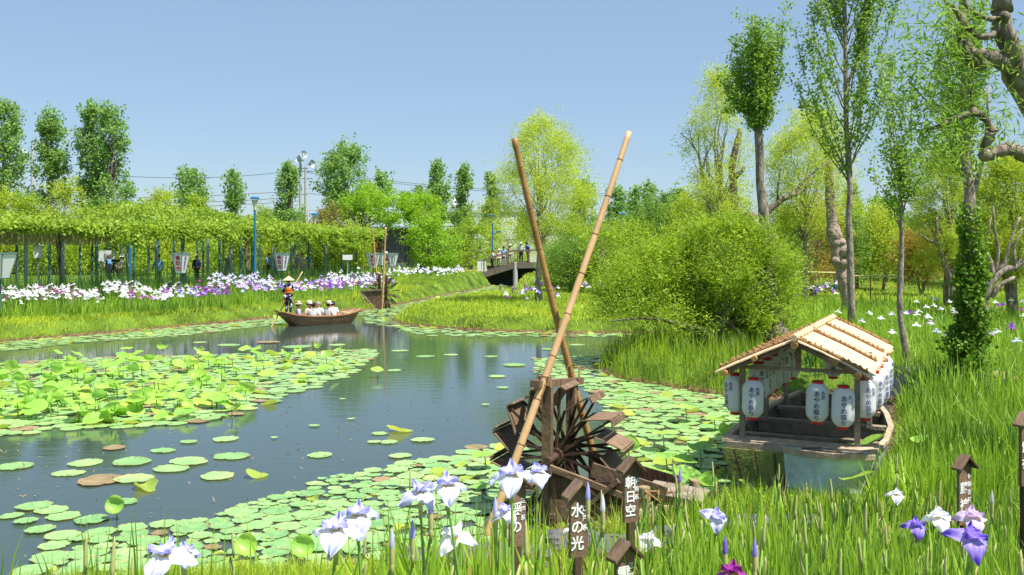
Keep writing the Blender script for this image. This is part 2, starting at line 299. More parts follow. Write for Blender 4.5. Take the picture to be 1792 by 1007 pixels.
def tree(name, label, x, y, top, width, crown0, kind='egg', leaf=None, bk=None, N=4000, K=60, rc=.35, size=.2, aspect=.75, droop=0, trunk_r=.12, lean=(0, 0), group=None, cat='tree', z0=None, depth=None, shoot_n=20, outline=None, trunkpts=None, lift=None, br=.35, core=0, stems=1, low=.0):
    z = gz(x, y)-.03 if z0 is None else z0; H = top-z; c0 = crown0-z; depth = depth or width
    o = empty(name, (x, y, z), label, cat, group)
    # cluster centres inside the crown's outline
    t = rng.uniform(low, 1, K); ang = rng.uniform(0, 2*pi, K); rr = np.sqrt(rng.uniform(.12 if core == 0 else 0, 1, K)); pr = PROF[kind](t)*(1+(.28 if kind in ('poplar', 'egg') else .12)*noise2(np.cos(ang)*2+x, np.sin(ang)*2+t*5, 1.3, int(abs(x*7))))
    cz = c0+(H-c0)*t*.97
    lx = np.asarray(lean[0])*cz/H; ly = lean[1]*cz/H
    C = np.stack([lx+rr*pr*np.cos(ang)*width/2*.88, ly+rr*pr*np.sin(ang)*depth/2*.88, cz], 1)
    if outline is not None:
        o2 = [((a-CX)/F*y, CH-(b-HZ)/F*y) for a, b in outline]; xs = [a for a, b in o2]; zs = [b for a, b in o2]; Q = np.column_stack([rng.uniform(min(xs), max(xs), K*6), rng.uniform(min(zs), max(zs), K*6)]); Q = Q[segdist(Q[:, 0], Q[:, 1], o2) < -rc*.35][:K]
        while len(Q) < K: Q = np.vstack([Q, Q[:K-len(Q)]])
        dd = np.clip(-segdist(Q[:, 0], Q[:, 1], o2), 0, 2); C = np.column_stack([Q[:, 0]-x, rng.uniform(-1, 1, K)*(.35+dd*.9)*depth/4, Q[:, 1]-z])
    m = MB()
    if trunkpts is not None:
        tp = np.array(trunkpts, float)-np.array([x, y, z]); tr = np.linspace(1, .5, len(tp))*trunk_r
        m.tube(tp, tr, 9)
        zt = tp[-1][2]
    else:
        tt = np.linspace(0, 1, 9); zt = c0+(H-c0)*(.8 if kind in ('poplar', 'vase') else .45)
        for q in range(stems):
            off = np.array([0, 0]) if stems == 1 else rng.normal(size=2)*width*.16
            tp = np.stack([lean[0]*tt*zt/H+off[0]*tt, lean[1]*tt*zt/H+off[1]*tt, tt*zt], 1); tp[1:-1, :2] += rng.normal(size=(7, 2))*trunk_r*.35
            m.tube(tp, trunk_r*(1.15-tt*.85)*(1+.35*np.exp(-tt*14)), 8)
    for c in C[:min(K, 36)]:
        h = max(min(c[2]*(.55 if kind != 'poplar' else .6), zt*.97), min(c0*.85, zt*.9)); k = int(np.clip(np.searchsorted(tp[:, 2], h), 1, len(tp)-1))
        f = np.clip((h-tp[k-1][2])/(tp[k][2]-tp[k-1][2]+1e-6), 0, 1); st = tp[k-1]*(1-f)+tp[k]*f
        L = np.linalg.norm(c-st); p = bez(st, c, (.12*L if lift is None else lift*L), 6, L*.03)
        m.tube(p, np.linspace(trunk_r*br*.8, trunk_r*br*.1, 6), 4, cap=False)
    m.build('trunk', bk or bark, o, smooth=True)
    f = MB(); w_ = rng.uniform(.4, 1.6, K); w_ /= w_.sum(); idx = rng.choice(K, N, p=w_)
    # shoots: short twigs leaving the cluster centres, leaves set along each
    S = max(40, N//shoot_n); si = rng.choice(K, S, p=w_); ax = C[si]-np.array([0, 0, 1])*C[si][:, 2:3]*1.0; ax[:, 2] = 0; ax /= (np.linalg.norm(ax, axis=1)[:, None]+1e-6)
    upv = {'poplar': 1.5, 'vase': 1.3}.get(kind, .75)-droop*1.1; sd = ax*.75+unit(S)*.65+np.array([0, 0, upv]); sd /= np.linalg.norm(sd, axis=1)[:, None]
    sb = C[si]+rng.normal(size=(S, 3))*rc*[.55, .55, .5]; sl = rc*rng.uniform(.6, 1.7, S); k_ = rng.integers(0, S, N); tt_ = rng.uniform(0, 1, N)
    P3 = sb[k_]+sd[k_]*(sl[k_]*tt_)[:, None]+rng.normal(size=(N, 3))*(size*.45+rc*.05); P3[:, 2] -= droop*rc*1.2*tt_**2
    loose = rng.uniform(0, 1, N) < .2; P3[loose] = C[idx][loose]+rng.normal(size=(int(loose.sum()), 3))*rc*.6
    cs = rng.uniform(0, .4, S)[k_]
    cv = rng.uniform(0, .55, K)
    leaves(f, P3, size, aspect, droop*.6, var=np.clip(cv[idx]*.5+cs+rng.uniform(0, .45, N), 0, 1))
    f.build('crown', leaf or L_pop, o)
    return o
def TP(px_, Y, pytop, pybot, wpx):   # centre px, distance, crown top, crown bottom, width in px -> x, y, top z, crown0 z, width
    return dict(x=XX(px_, Y), y=Y, top=CH-(pytop-HZ)/F*Y, crown0=CH-(pybot-HZ)/F*Y, width=wpx/F*Y)
def blades(name, mat_, X, Y, Z, h, wd, lean=.35, curve=.5, label=None, cat='grass', kind='stuff', seg=2, azim=None):
    n = len(X); az = rng.uniform(0, 2*pi, n); d = np.stack([np.cos(az), np.sin(az), 0*az], 1); fa = rng.uniform(0, 2*pi, n); sd = np.stack([np.cos(fa), np.sin(fa)*.5, 0*fa], 1)
    B = np.stack([X, Y, Z], 1); ln = np.abs(rng.normal(size=n))*lean; h = np.broadcast_to(h, (n,)); wd = np.broadcast_to(wd, (n,))
    rows = []
    for k in range(seg+1):
        t = k/(seg+.0); c = B+d*(h*ln*(t**1.6))[:, None]; c[:, 2] += h*t*(1-curve*ln*t*.6); hw = (wd*(1-t**1.5)*.5+.0002)[:, None]
        if k < seg: rows += [c-sd*hw, c+sd*hw]
        else: rows += [c]
    V = np.stack(rows, 1); nv = V.shape[1]; base = np.arange(n)[:, None]*nv; F4 = [base+np.array([[2*k, 2*k+1, 2*k+3, 2*k+2]]) for k in range(seg-1)]
    F3 = base+np.array([[2*seg-2, 2*seg-1, 2*seg]]); m = MB(); var = np.repeat(np.clip(rng.uniform(-.1, .55, n)+.35+.55*noise2(X, Y, .8, 11)+.25*noise2(X, Y, 4, 12), 0, 1), nv)
    m.add(V.reshape(-1, 3), np.vstack(F4), F3, var=var); o = m.build(name, mat_)
    if label: tag(o, label, cat, None, kind)
    return o
def scatter(n, y0, y1, poly=None, ulim=.72, pad=.0, p=1.0, dmin=.06, u0=None):
    """points on land, thinner with distance"""
    k = p; a, b = y0**-k, y1**-k; Y = rng.uniform(b, a, n)**(-1/k); u = rng.uniform(-ulim if u0 is None else u0, ulim, n); X = u*Y
    if poly is not None:
        keep = segdist(X, Y, poly) < pad; X, Y = X[keep], Y[keep]
    z, d = ground(X, Y); keep = d > dmin; return X[keep], Y[keep], z[keep], d[keep]
def radial_mat(name, ramp, rough, transl, veins=17, brown=.5, spec=.4):
    """round leaf: veins running out from the middle, browned rim"""
    m = M(name, (0, 0, 0), (0, 0, 0), rough, 3, (.45, .4), 0, transl=transl, spec=spec, orand=.35, ramp=ramp); n = m.node_tree.nodes; l = m.node_tree.links
    at = n.new('ShaderNodeAttribute'); at.attribute_name = 'loc'; sp = n.new('ShaderNodeSeparateXYZ'); l.new(at.outputs['Vector'], sp.inputs[0])
    def mt(op, a, b=None):
        q = n.new('ShaderNodeMath'); q.operation = op
        for k, v in enumerate((a, b)):
            if v is None: continue
            if isinstance(v, (int, float)): q.inputs[k].default_value = v
            else: l.new(v, q.inputs[k])
        return q.outputs[0]
    ang = mt('ARCTAN2', sp.outputs['Y'], sp.outputs['X']); v = mt('POWER', mt('ABSOLUTE', mt('COSINE', mt('MULTIPLY', ang, veins/2))), 14)
    ln = n.new('ShaderNodeVectorMath'); ln.operation = 'LENGTH'; l.new(at.outputs['Vector'], ln.inputs[0])
    ns = n.new('ShaderNodeTexNoise'); ns.inputs['Scale'].default_value = 7; tc = n.new('ShaderNodeTexCoord'); l.new(tc.outputs['Object'], ns.inputs['Vector'])
    rim = n.new('ShaderNodeMapRange'); rim.inputs[1].default_value = .80; rim.inputs[2].default_value = .92; l.new(mt('ADD', ln.outputs['Value'], mt('MULTIPLY', ns.outputs[0], .7)), rim.inputs[0])
    cr = [x for x in n if x.type == 'VALTORGB'][0]; a = n.new('ShaderNodeMix'); a.data_type = 'RGBA'; a.inputs[7].default_value = (.62, .72, .42, 1)
    l.new(mt('MULTIPLY', v, .35), a.inputs[0]); l.new(cr.outputs[0], a.inputs[6]); b = n.new('ShaderNodeMix'); b.data_type = 'RGBA'; b.inputs[7].default_value = (.34, .22, .08, 1)
    l.new(mt('MULTIPLY', rim.outputs[0], brown), b.inputs[0]); l.new(a.outputs[2], b.inputs[6])
    for lk in [x for x in m.node_tree.links if x.from_node == cr and x.to_node != a]: l.new(b.outputs[2], lk.to_socket)
    return m
pad_m = radial_mat('floating pad veined', [(0, (.09, .26, .08)), (.3, (.18, .39, .11)), (.8, (.34, .53, .18)), (1.0, (.46, .52, .12))], .36, .15, 17, .75, .5)
pad_y = radial_mat('curled yellow green pad veined', [(0, (.2, .36, .03)), (1, (.5, .6, .07))], .4, .35, 17, .4)
lot_m = radial_mat('standing lotus leaf veined', [(0, (.15, .38, .08)), (.5, (.3, .56, .07)), (1, (.5, .7, .12))], .42, .42, 19, .25)
#==PART2==
# ---------------- lettering ----------------
def text(parent, name, body, size, mat_, loc, rz=0, bold=.0, ls=.92, cyl=None, depth=.001):
    c = bpy.data.curves.new(name, 'FONT'); c.body = '\n'.join(body); c.size = size; c.align_x = 'CENTER'; c.align_y = 'CENTER'
    c.space_line = ls; c.offset = bold*size; c.resolution_u = 2; c.extrude = 0 if cyl else depth
    t = bpy.data.objects.new('tmp', c); COL.objects.link(t); bpy.context.view_layer.update()
    me = bpy.data.meshes.new_from_object(t.evaluated_get(bpy.context.evaluated_depsgraph_get())); bpy.data.objects.remove(t); bpy.data.curves.remove(c)
    v = np.zeros(len(me.vertices)*3, np.float32); me.vertices.foreach_get('co', v); v = v.reshape(-1, 3)
    if len(v):
        mid = (v.min(0)+v.max(0))/2; v[:, :2] -= mid[:2]; x, y, z = v[:, 0].copy(), v[:, 1].copy(), v[:, 2].copy()
        if cyl:
            R, fn, a0 = cyl; zz = y+loc[2]; r = fn(zz)+.009; a = a0+x/R; v = np.stack([r*np.sin(a), -r*np.cos(a), zz], 1)
        else: v = np.stack([x, -z, y], 1)
        me.vertices.foreach_set('co', v.astype(np.float32).ravel()); me.update()
    me.materials.clear(); me.materials.append(mat_)
    return link(name, me, parent, (0, 0, 0) if cyl else loc, (0, 0, rz))
# ---------------- iris label signs ----------------
def label_sign(px, pyapex, Y, rz, main, small, label, bw=.1, bh=.32, ms=.076, k=1.0, small_s=.034):
    top = P(px, pyapex, Y); g = gz(top.x, Y); o = empty('iris_name_sign', (top.x, Y, g-.05), label, 'name sign', 'wooden iris name signs', RD(rz))
    H = top.z-g+.05; hw = bw/2; b = MB(); z1 = H-.02; z0 = z1-bh-hw*.95
    b.prism([(-hw, -.012, z0), (hw, -.012, z0), (hw, -.012, z1-hw*.95), (0, -.012, z1), (-hw, -.012, z1-hw*.95)], (0, 0, 0), (0, .024, 0))
    b.build('board', wood_m, o)
    for s, mm in ((-1, wood_m), (1, wood_d)):  # sunlit left slope and shaded right slope painted as lighter and darker wood
        r = MB(); e = hw+.032; r.prism([(0, -.05, H+.012), (s*e, -.05, H+.012-e*.98), (s*e, -.05, H-e*.98-.004), (0, -.05, H-.006)], (0, 0, 0), (0, .085, 0)); r.build('roof_board', mm, o)
    p = MB(); p.box((0, .004, (z0+.02)/2), (.045, .03, z0+.02-.0)); p.build('post', wood_d, o)
    text(o, 'lettering', main, ms, whitei, (-hw*.24, -.0145, z1-hw*.95-bh*.5+.0), bold=.02, ls=1.12+(.25 if len(main) < 3 else 0))
    if small: text(o, 'small_lettering', small, small_s, whitei, (hw*.62, -.0145, z1-hw*.9-bh*.38), bold=.012, ls=1.45)
    return o
label_sign(1012, 843, 5.0, 24, '水の光', '江戸系', 'brown gabled name sign in front of the wheel casing, tallest characters, beside a violet bud')
label_sign(1104, 802, 5.9, 24, '朝日空', '伊勢系', 'brown gabled name sign before the right end of the waterwheel, beside the chute')
label_sign(1092, 948, 4.6, 30, '雲の', '江戸系', 'lowest brown gabled name sign, cut off by the bottom edge, nearest of all', bh=.26)
label_sign(1687, 798, 7.1, 26, '藤袴', '伊勢古種', 'brown gabled name sign with two large white characters beside the violet and pink irises', bw=.125, bh=.42, ms=.088, small_s=.04)
label_sign(905, 832, 5.6, 24, '渓の', '江戸系', 'brown gabled name sign half hidden behind the white irises by the bamboo pole', bh=.34)
label_sign(1793, 724, 6.6, 30, '紫衣', '', 'tall brown gabled name sign cut by the right edge of the view', bh=.42, bw=.1, ms=.08)
# ---------------- bamboo poles ----------------
def pole(name, a, b, r0, r1, mat_, label, group, nodes=10, bow=0, n=12, cat='bamboo pole'):
    a = Vector(a); b = Vector(b); d = b-a; o = empty(name, a, label, cat, group)
    K = nodes*6; m = MB(); ring = MB(); side = d.cross(Vector((0, 1, 0))).normalized()
    pts = []; rr = []
    for i in range(K+1):
        t = i/K; pts.append(d*t+side*(bow*4*t*(1-t))); ph = (t*nodes*(1+.15*t)) % 1; rr.append(lerp(r0, r1, t)*(1+.09*math.exp(-min(ph, 1-ph)**2/.003)))
    m.tube(pts, rr, n); m.build('culm', mat_, o, smooth=True)
    if r0 > .025:
        for j in range(1, nodes+1):
            t = j/(nodes)/(1+.08*j/nodes) if nodes > 1 else .5
            if t >= 1: continue
            c = d*t+side*(bow*4*t*(1-t)); u = d.normalized(); r = lerp(r0, r1, t)
            ring = MB(); ring.tube([c-u*.012, c-u*.004, c+u*.006], [r*1.02, r*1.14, r*1.02], n, cap=False); ring.build('node_ring', bamring, o, smooth=True)
    return o
pole('bamboo_pole', P(850, 944, 11.35), P(1101, 231, 12.5), .052, .035, bam, 'pale bamboo pole leaning right in front of the large waterwheel', 'crossed bamboo poles', 9, -.03)
pole('bamboo_pole', P(1060, 868, 13.1), P(900, 242, 12.3), .05, .039, bam2, 'golden brown bamboo pole leaning left, rising behind the large waterwheel', 'crossed bamboo poles', 8, .05)
pole('bamboo_pole', W(668, 541, 0)+(-.3,), P(675, 398, 51.5), .06, .045, bam, 'thin upright bamboo pole at the small far waterwheel', None, 8)
pole('bamboo_pole', P(661, 500, 53.6), P(652, 400, 54.5), .045, .035, bam2, 'faint greyish bamboo pole just behind the small far waterwheel', None, 7)
# ---------------- waterwheels ----------------
def waterwheel(loc, rz, label, full=True, npad=14, tilt=-.52):
    o = empty('waterwheel', loc, label, 'waterwheel', None, rz); cx, cy, cz, R = .03, .5, .8, .86
    for y, h in ((0, 1.7), (1.0, 1.56)):
        m = MB(); m.box((0, y, h/2-.25), (.12, .1, h+.5)); m.build('post', wood_m if full else wood_d, o)
    m = MB(); m.beam((-.1, -.17, 1.735), (.04, 1.22, 1.6), .13, .085); m.build('crossbeam', wood_m, o)
    m = MB(); m.tube([(cx, -.1, cz), (cx, 1.12, cz)], .05, 10); m.tube([(cx, .2, cz), (cx, .3, cz)], .1, 12); m.tube([(cx, .7, cz), (cx, .8, cz)], .1, 12); m.build('axle', wood_d, o)
    for i in range(npad):
        a = 2*pi*i/npad+.16; r = Vector((cos(a), 0, sin(a))); q = Vector((cos(a+tilt), 0, sin(a+tilt))); c = Vector((cx, 0, cz)); nn = Vector((-q.z, 0, q.x))
        out = c+r*R; inn = out-q*.37
        Y0, Y1 = (.2, .8) if full else (.3, .7)
        p = MB(); mid = (out+inn)/2
        if full:
            p.box((mid.x, .5, mid.z), (.37, Y1-Y0, .014), Matrix((q, Vector((0, 1, 0)), nn)).transposed())
            lp = out-nn*.05; p.box((lp.x+q.x*.014, .5, lp.z+q.z*.014), (.02, Y1-Y0+.015, .08), Matrix((q, Vector((0, 1, 0)), nn)).transposed())
        else: p.box((mid.x, .5, mid.z), (.36, .3, .03), Matrix((q, Vector((0, 1, 0)), nn)).transposed())
        p.build('paddle', wood_m, o)
        for yy in (.25, .75):
            s = MB(); e = out-q*.03-nn*.02; s.beam((cx+r.x*.04, yy, cz+r.z*.04), (e.x, yy, e.z), .026, .03)
            if full:
                e2 = inn; s.beam((cx+cos(a+.9)*.1, yy+.03, cz+sin(a+.9)*.1), (e2.x, yy+.03, e2.z), .026, .03)
            s.build('spoke', wood_d, o)
    return o
FW = (.43, 11.8, 0); RW = -RD(20.5)
ww = waterwheel(FW, RW, 'large dark wooden waterwheel with paddles and a board casing at the front of the pond')
def side(y, x0, x1, zl, zr, th, nm, mt):
    m = MB(); P_ = [(x0, y, zl), (x1-.16, y, zr), (x1, y, zr-.16), (x1-.1, y, zr-.33), (lerp(x0, x1, .62), y, -.16), (x0, y, -.2)]
    m.prism(P_, (0, 0, 0), (0, th, 0)); return m.build(nm, mt, ww)
side(-.1, .09, 1.42, .72, .36, .03, 'casing_board', wood_d); side(.93, .25, 1.5, .74, .52, .03, 'casing_board', wood_d)
m = MB(); m.beam((.07, -.125, .735), (1.3, -.125, .385), .055, .07); m.build('casing_rail', wood_m, ww)
m = MB(); m.beam((.55, .02, .72), (1.45, .02, .5), .035, .17); m.build('casing_rail', wood_m, ww)
for z in (.52, .26, .02):
    m = MB(); m.box((.62-z*.1, -.108, z-.02), (1.04, .022, .245)); m.build('casing_plank', wood_d if z != .26 else wood_m, ww)
m = MB(); m.beam((.38, -.15, .18), (.92, -.15, .66), .04, .055); m.build('brace', wood_m, ww)
m = MB(); th = np.linspace(-.1, 1.25, 14); pts = [(.98-.62*sin(a)+.1, -.14, .62-.78*cos(a)) for a in th]
for a, b in zip(pts[:-1], pts[1:]): m.beam(a, b, .03, .05)
m.build('curved_strip', wood_g, ww)
m = MB(); m.box((.7, .42, .0), (1.0, 1.0, .04)); m.build('casing_floor', wood_d, ww)
ch = MB(); R1 = Euler((0, RD(5), 0)).to_matrix()
ch.box((1.5, .42, .44), (.7, .56, .025), R1); ch.box((1.5, .42, .2), (.7, .56, .025), R1); ch.box((1.5, .15, .32), (.7, .025, .24), R1); ch.box((1.5, .69, .32), (.7, .025, .24), R1)
c1 = ch.build('chute', wood_m, ww); ch = MB()
for k in range(4): ch.box((1.24+.175*k, .42, .476-.0155*k), (.16, .6, .012), R1)
ch.build('chute_plank', wood_g, c1)
m = MB()
for (a, b) in (((-.02, -.07, 1.70), (.02, -.07, 1.83)), ((.03, .96, 1.56), (.05, 1.06, 1.68))):
    for k in range(5): m.tube([(a[0]-.075, a[1]-.01+.012*k, 1.69), (a[0]-.07, a[1]+.01*k, 1.82), (a[0]+.08, a[1]+.012*k, 1.815), (a[0]+.08, a[1]+.01*k, 1.68)], .007, 5)
m.tube([(-.0, -.08, 1.72), (-.1, -.12, 1.68), (-.12, -.1, 1.58)], .007, 5); m.tube([(-.0, -.08, 1.72), (-.03, -.12, 1.6), (-.04, -.1, 1.45)], .007, 5)
m.build('rope_lashing', rope, ww)
def log(px, pytop, Y, r, label, h=None):
    p = P(px, pytop, Y); z0 = -.3; o = empty('log_post', (p.x, Y, z0), label, 'post', 'log posts holding the chute'); H = p.z-z0
    m = MB(); m.tube([(0, 0, 0), (0, 0, H*.5), (.004, 0, H-.015), (.004, 0, H)], [r*1.05, r, r, r*.93], 14); m.build('log', logm, o, smooth=False)
    t = MB()
    for k in range(3): t.lathe([(r*1.02, H-.16+.014*k), (r*1.1, H-.153+.014*k), (r*1.02, H-.146+.014*k)], 14)
    t.build('rope_turn', rope, o); return o
log(1127, 852, 11.2, .07, 'short pale log post left of the chute opening, ringed with straw rope'); log(1215, 840, 12.1, .062, 'short pale log post right of the chute opening, ringed with straw rope')
m = MB(); m.beam(P(1113, 901, 11.05), P(1238, 880, 11.95), .05, .1); tag(m.build('timber_bar', wood_p), 'pale squared timber lying across under the chute between two log posts', 'timber')
m = MB()
a = P(1128, 860, 11.1); b = P(1216, 856, 12.0); m.tube([a, (a+b)/2+Vector((0, -.02, -.015)), b], .011, 6); c = P(1158, 893, 11.2)
m.tube([a, P(1146, 872, 11.1), P(1156, 880, 11.1), c], .011, 6); m.tube([P(1152, 858, 11.2), P(1154, 890, 11.1)], .013, 6)
for k in range(5): m.tube([P(1150+k*.3, 884+3*k, 11.05), P(1162, 885+3*k, 11.03)], .011, 6)
tag(m.build('straw_rope', rope), 'brown straw rope tied from log to log over the chute', 'rope')
w2 = waterwheel((*W(664, 541), 0), -RD(12), 'small far waterwheel with bare thin spokes at the mouth of the side channel', False, 14, 0)
m = MB(); m.prism([(-.95, -.1, .85), (.15, -.1, .95), (.15, -.1, -.1), (-.1, -.1, -.1)], (0, 0, 0), (0, .05, 0)); m.build('casing_board', wood_m, w2)
m = MB(); m.beam((-.98, -.13, .87), (.2, -.13, .97), .05, .06); m.beam((-.97, -.13, .86), (-.1, -.13, -.08), .05, .06); m.build('casing_rail', wood_g, w2)
w2.scale = (1.08, 1.08, 1.08)
# ---------------- boats ----------------
def hull(parent, secs, mo, mi_, mrail, th=.04, nm=('hull', 'lining', 'gunwale'), chine=.35):
    """secs: (u_top, u_bot, half top, half bottom, z top, z bottom); local +y is length"""
    def ring(s, inset):
        ut, ub, bt, bb, zt, zb = s; bt -= inset; bb -= inset; zb += inset; pts = []
        for sx in (-1, 1):
            row = [(sx*bt, ut, zt), (sx*lerp(bt, bb, .3), lerp(ut, ub, .35), lerp(zt, zb, .38)), (sx*lerp(bt, bb, .75), lerp(ut, ub, .75), lerp(zt, zb, .78)), (sx*bb, ub, zb), (sx*bb*chine, ub, zb-.01)]
            pts.append(row)
        return pts[0]+pts[1][::-1]
    o = MB(); o.grid([ring(s, 0) for s in secs])
    for q in (0, -1):
        r = ring(secs[q], 0); n = len(r); a = np.array(r); c = a.mean(0); bulge = .07*(-1 if q == 0 else 1)
        L = a[:n//2]; Rr = a[n//2:][::-1]; cols = [L*(1-t)+Rr*t+np.array([0, bulge*4*t*(1-t), 0]) for t in np.linspace(0, 1, 7)]
        o.grid(np.stack(cols))
    h = o.build(nm[0], mo, parent, smooth=False)
    i = MB(); i.grid([ring(s, th) for s in secs])
    for q in (0, -1):
        a = np.array(ring(secs[q], th)); n = len(a); a[:, 1] += th*(1 if q == 0 else -1); L = a[:n//2]; Rr = a[n//2:][::-1]
        i.grid(np.stack([L*(1-t)+Rr*t+np.array([0, (-.06 if q == 0 else .06)*4*t*(1-t), 0]) for t in np.linspace(0, 1, 7)]))
    i.build(nm[1], mi_, parent)
    for sx in (-1, 1):
        g = MB(); pts = [(sx*(s[2]-th*.4), s[0], s[4]+.012) for s in secs]
        for a, b in zip(pts[:-1], pts[1:]): g.beam(a, b, th*1.7, .05)
        g.build(nm[2], mrail, parent)
    return h
hullp = M('peeling white hull paint over algae', (.40, .50, .47), (.1, .13, .05), .7, 1.1, (1, .12), .3, 20, ramp=[(0, (.09, .12, .03)), (.38, (.30, .33, .12)), (.46, (.60, .67, .58)), (1, (.74, .78, .70))])
BY = -RD(25); BL = (4.02, 13.75, 0)
bt = empty('lantern_boat', BL, 'old wooden boat with peeling paint moored at the right bank, carrying a thatched lantern roof', 'boat', None, BY)
secs = [(-.02, .03, 1.02, .78, .56, -.05), (.35, .4, 1.07, .85, .53, -.12), (1.2, 1.2, 1.13, .9, .5, -.14), (2.4, 2.4, 1.12, .9, .5, -.14), (3.4, 3.35, .98, .75, .54, -.1), (4.1, 3.95, .78, .52, .62, 0), (4.4, 4.15, .62, .4, .68, .06)]
hull(bt, secs, hullp, wood_b, wood_p, .05)
m = MB(); m.box((0, .16, .565), (2.02, .36, .04)); m.build('stern_deck', wood_p, bt)
m = MB(); m.box((-.42, -.06, .5), (1.12, .05, .13)); m.box((.55, -.075, .53), (.94, .03, .05)); m.build('transom_rail', wood_g, bt)
for y, z, hw in ((1.35, .42, 1.04), (2.5, .47, 1.03), (3.55, .52, .86)):
    m = MB(); m.box((0, y, z), (hw*2, .16, .06)); m.box((0, y-.05, z-.11), (hw*1.9, .03, .16)); m.build('thwart', wood_g, bt)
m = MB()
for k in range(9): m.box((-.72+.18*k, 2.1, -.06+.004*(k % 2)), (.17, 3.5, .02))
m.build('floor_plank', wood_m, bt)
for y in (.6, 1.0, 1.8, 3.0):
    for s in (-1, 1):
        m = MB(); m.beam((s*1.04, y, .48), (s*.84, y, -.02), .06, .05); m.build('rib', wood_g, bt)
moss = M('mossy hull boards', (.24, .28, .07), (.07, .08, .02), .8, 5, (.9, .2), .4, 25); aqua = M('pale aqua hull paint', (.62, .80, .70), (.36, .46, .36), .6, 4, (.8, .15), .3, 20)
def tpanel(x0, x1, bul, z0, z1, n=12):
    m = MB(); G = [[(lerp(x0, x1, t)*lerp(1.0, .80, v), -.1-bul*sin(pi*t), lerp(z1, z0, v)) for v in np.linspace(0, 1, 6)] for t in np.linspace(0, 1, n)]
    m.grid(G); G2 = [[(a, b+.04, c) for a, b, c in r] for r in G]; m.grid(G2); m.grid([[r[0] for r in G], [r[0] for r in G2]]); m.grid([G[-1], G2[-1]]); m.grid([G[0], G2[0]]); return m
tpanel(-1.03, -.17, .01, -.12, .47).build('mossy_panel', moss, bt); tpanel(-.15, 1.05, .13, -.12, .50, 18).build('painted_panel', aqua, bt, smooth=True)
m = MB(); pts = [(lerp(-.15, 1.07, t), -.125-.13*sin(pi*t), .52) for t in np.linspace(0, 1, 12)]
for a, b in zip(pts[:-1], pts[1:]): m.beam(a, b, .06, .07)
m.build('rub_rail', wood_p, bt); m = MB()
for x_ in (-.85, -.55, -.28): m.beam((x_, -.125, .46), (x_*.82, -.125, -.1), .02, .012, up=(0, 1, 0))
m.build('seam_strip', wood_d, bt)
m = MB(); m.tube([(.1, -.09, .55), (.35, -.12, .6), (.6, -.12, .57), (.78, -.12, .45), (.85, -.14, .3)], .012, 6); m.build('mooring_rope', darkm, bt)
# lantern roof on posts: part of the boat
RF = dict(e=.99, zr=2.06, ze=1.58, y0=-.12, y1=4.35)
for y in (.22, 2.1, 3.85):
    for s in (-1, 1):
        m = MB(); xx = .8 if y < 3 else .76; m.box((s*xx, y, 1.12), (.075, .07, 1.2)); m.build('roof_post', wood_g, bt)
m = MB(); m.box((0, .22, 1.62), (1.82, .045, .05)); m.build('tie_beam', wood_g, bt); m = MB(); m.box((0, 3.85, 1.62), (1.82, .045, .05)); m.build('tie_beam', wood_g, bt)
m = MB(); m.box((0, .22, 1.82), (.07, .06, .4)); m.build('king_post', wood_m, bt); m = MB(); m.box((0, 3.85, 1.82), (.07, .06, .4)); m.build('king_post', wood_m, bt)
for s in (-1, 1):
    for y in (-.06, .22, 2.1, 3.85):
        m = MB(); m.beam((0, y, 2.01), (s*.98, y, 1.57), .05, .05); m.build('rafter', wood_m, bt)
for x, z, r in ((0, 2.0, .05), (-.55, 1.79, .04), (.55, 1.79, .04), (-.98, 1.56, .045), (.84, 1.62, .05)):
    m = MB(); m.tube([(x, RF['y0']-.08, z), (x, RF['y1'], z)], r, 10); m.build('purlin', bam2, bt)
for s in (-1, 1):
    m = MB(); NX, NY = 26, 40; e = RF['e']*(1.12 if s < 0 else 1.0); ze = RF['zr']-(RF['zr']-RF['ze'])*(1.05 if s < 0 else 1.0)
    # reeds laid down the slope: a corrugated skin, ragged at the eave
    ys = np.linspace(RF['y0'], RF['y1'], 150); vs = np.linspace(0, 1, 9); G = np.zeros((len(ys), len(vs), 3))
    rag = rng.uniform(-.05, .06, len(ys))*(rng.uniform(size=len(ys)) < .7)
    for i, yv in enumerate(ys):
        for j, v in enumerate(vs):
            vv = v*(1+(rag[i] if j == 8 else 0)); G[i, j] = (s*e*vv, yv+(.10*v if s > 0 else 0), lerp(RF['zr'], ze, vv)+.02+(.007 if i % 2 else -.007)+.02*sin(vv*pi)*(1 if s > 0 else .3)-.0)
    m.grid(G, var=np.repeat(rng.uniform(0, 1, len(ys)), len(vs))); G2 = G.copy(); G2[..., 2] -= .016; m.grid(G2[::-1], var=.2)
    m.grid([G[:, -1], G2[:, -1]], var=.4); m.grid([G[0], G2[0]], var=.6); m.grid([G[-1], G2[-1]], var=.6)
    rs = m.build('roof_slope', reed, bt)
    for yv in (RF['y0']+.06, 1.45, 2.85, RF['y1']-.1) if s > 0 else (RF['y0']+.06, .8, 1.6, 2.4, 3.2, 4.2):
        q = MB(); q.tube([(s*e*v, yv+(.1*v if s > 0 else 0), lerp(RF['zr'], ze, v)+.055+.015*sin(v*pi)) for v in np.linspace(0, .97, 14)], .022 if s > 0 else .02, 6)
        for v in np.linspace(.05, .95, 13): q.box((s*e*v, yv+.1*v*(s > 0), lerp(RF['zr'], ze, v)+.085), (.02, .07, .02), Euler((random.random(), random.random(), random.random()*3)).to_matrix())
        q.build('batten', rope, rs)
m = MB()
for k in range(14): m.tube([(-.06, RF['y0']+.33*k, 2.1), (0, RF['y0']+.33*k, 2.15), (.06, RF['y0']+.33*k, 2.1)], .03, 6)
m.tube([(0, RF['y0']-.05, 2.1), (0, 2.2, 2.11), (0, RF['y1']+.03, 2.1)], [.045]*3, 8); m.build('ridge_roll', reed, bt)
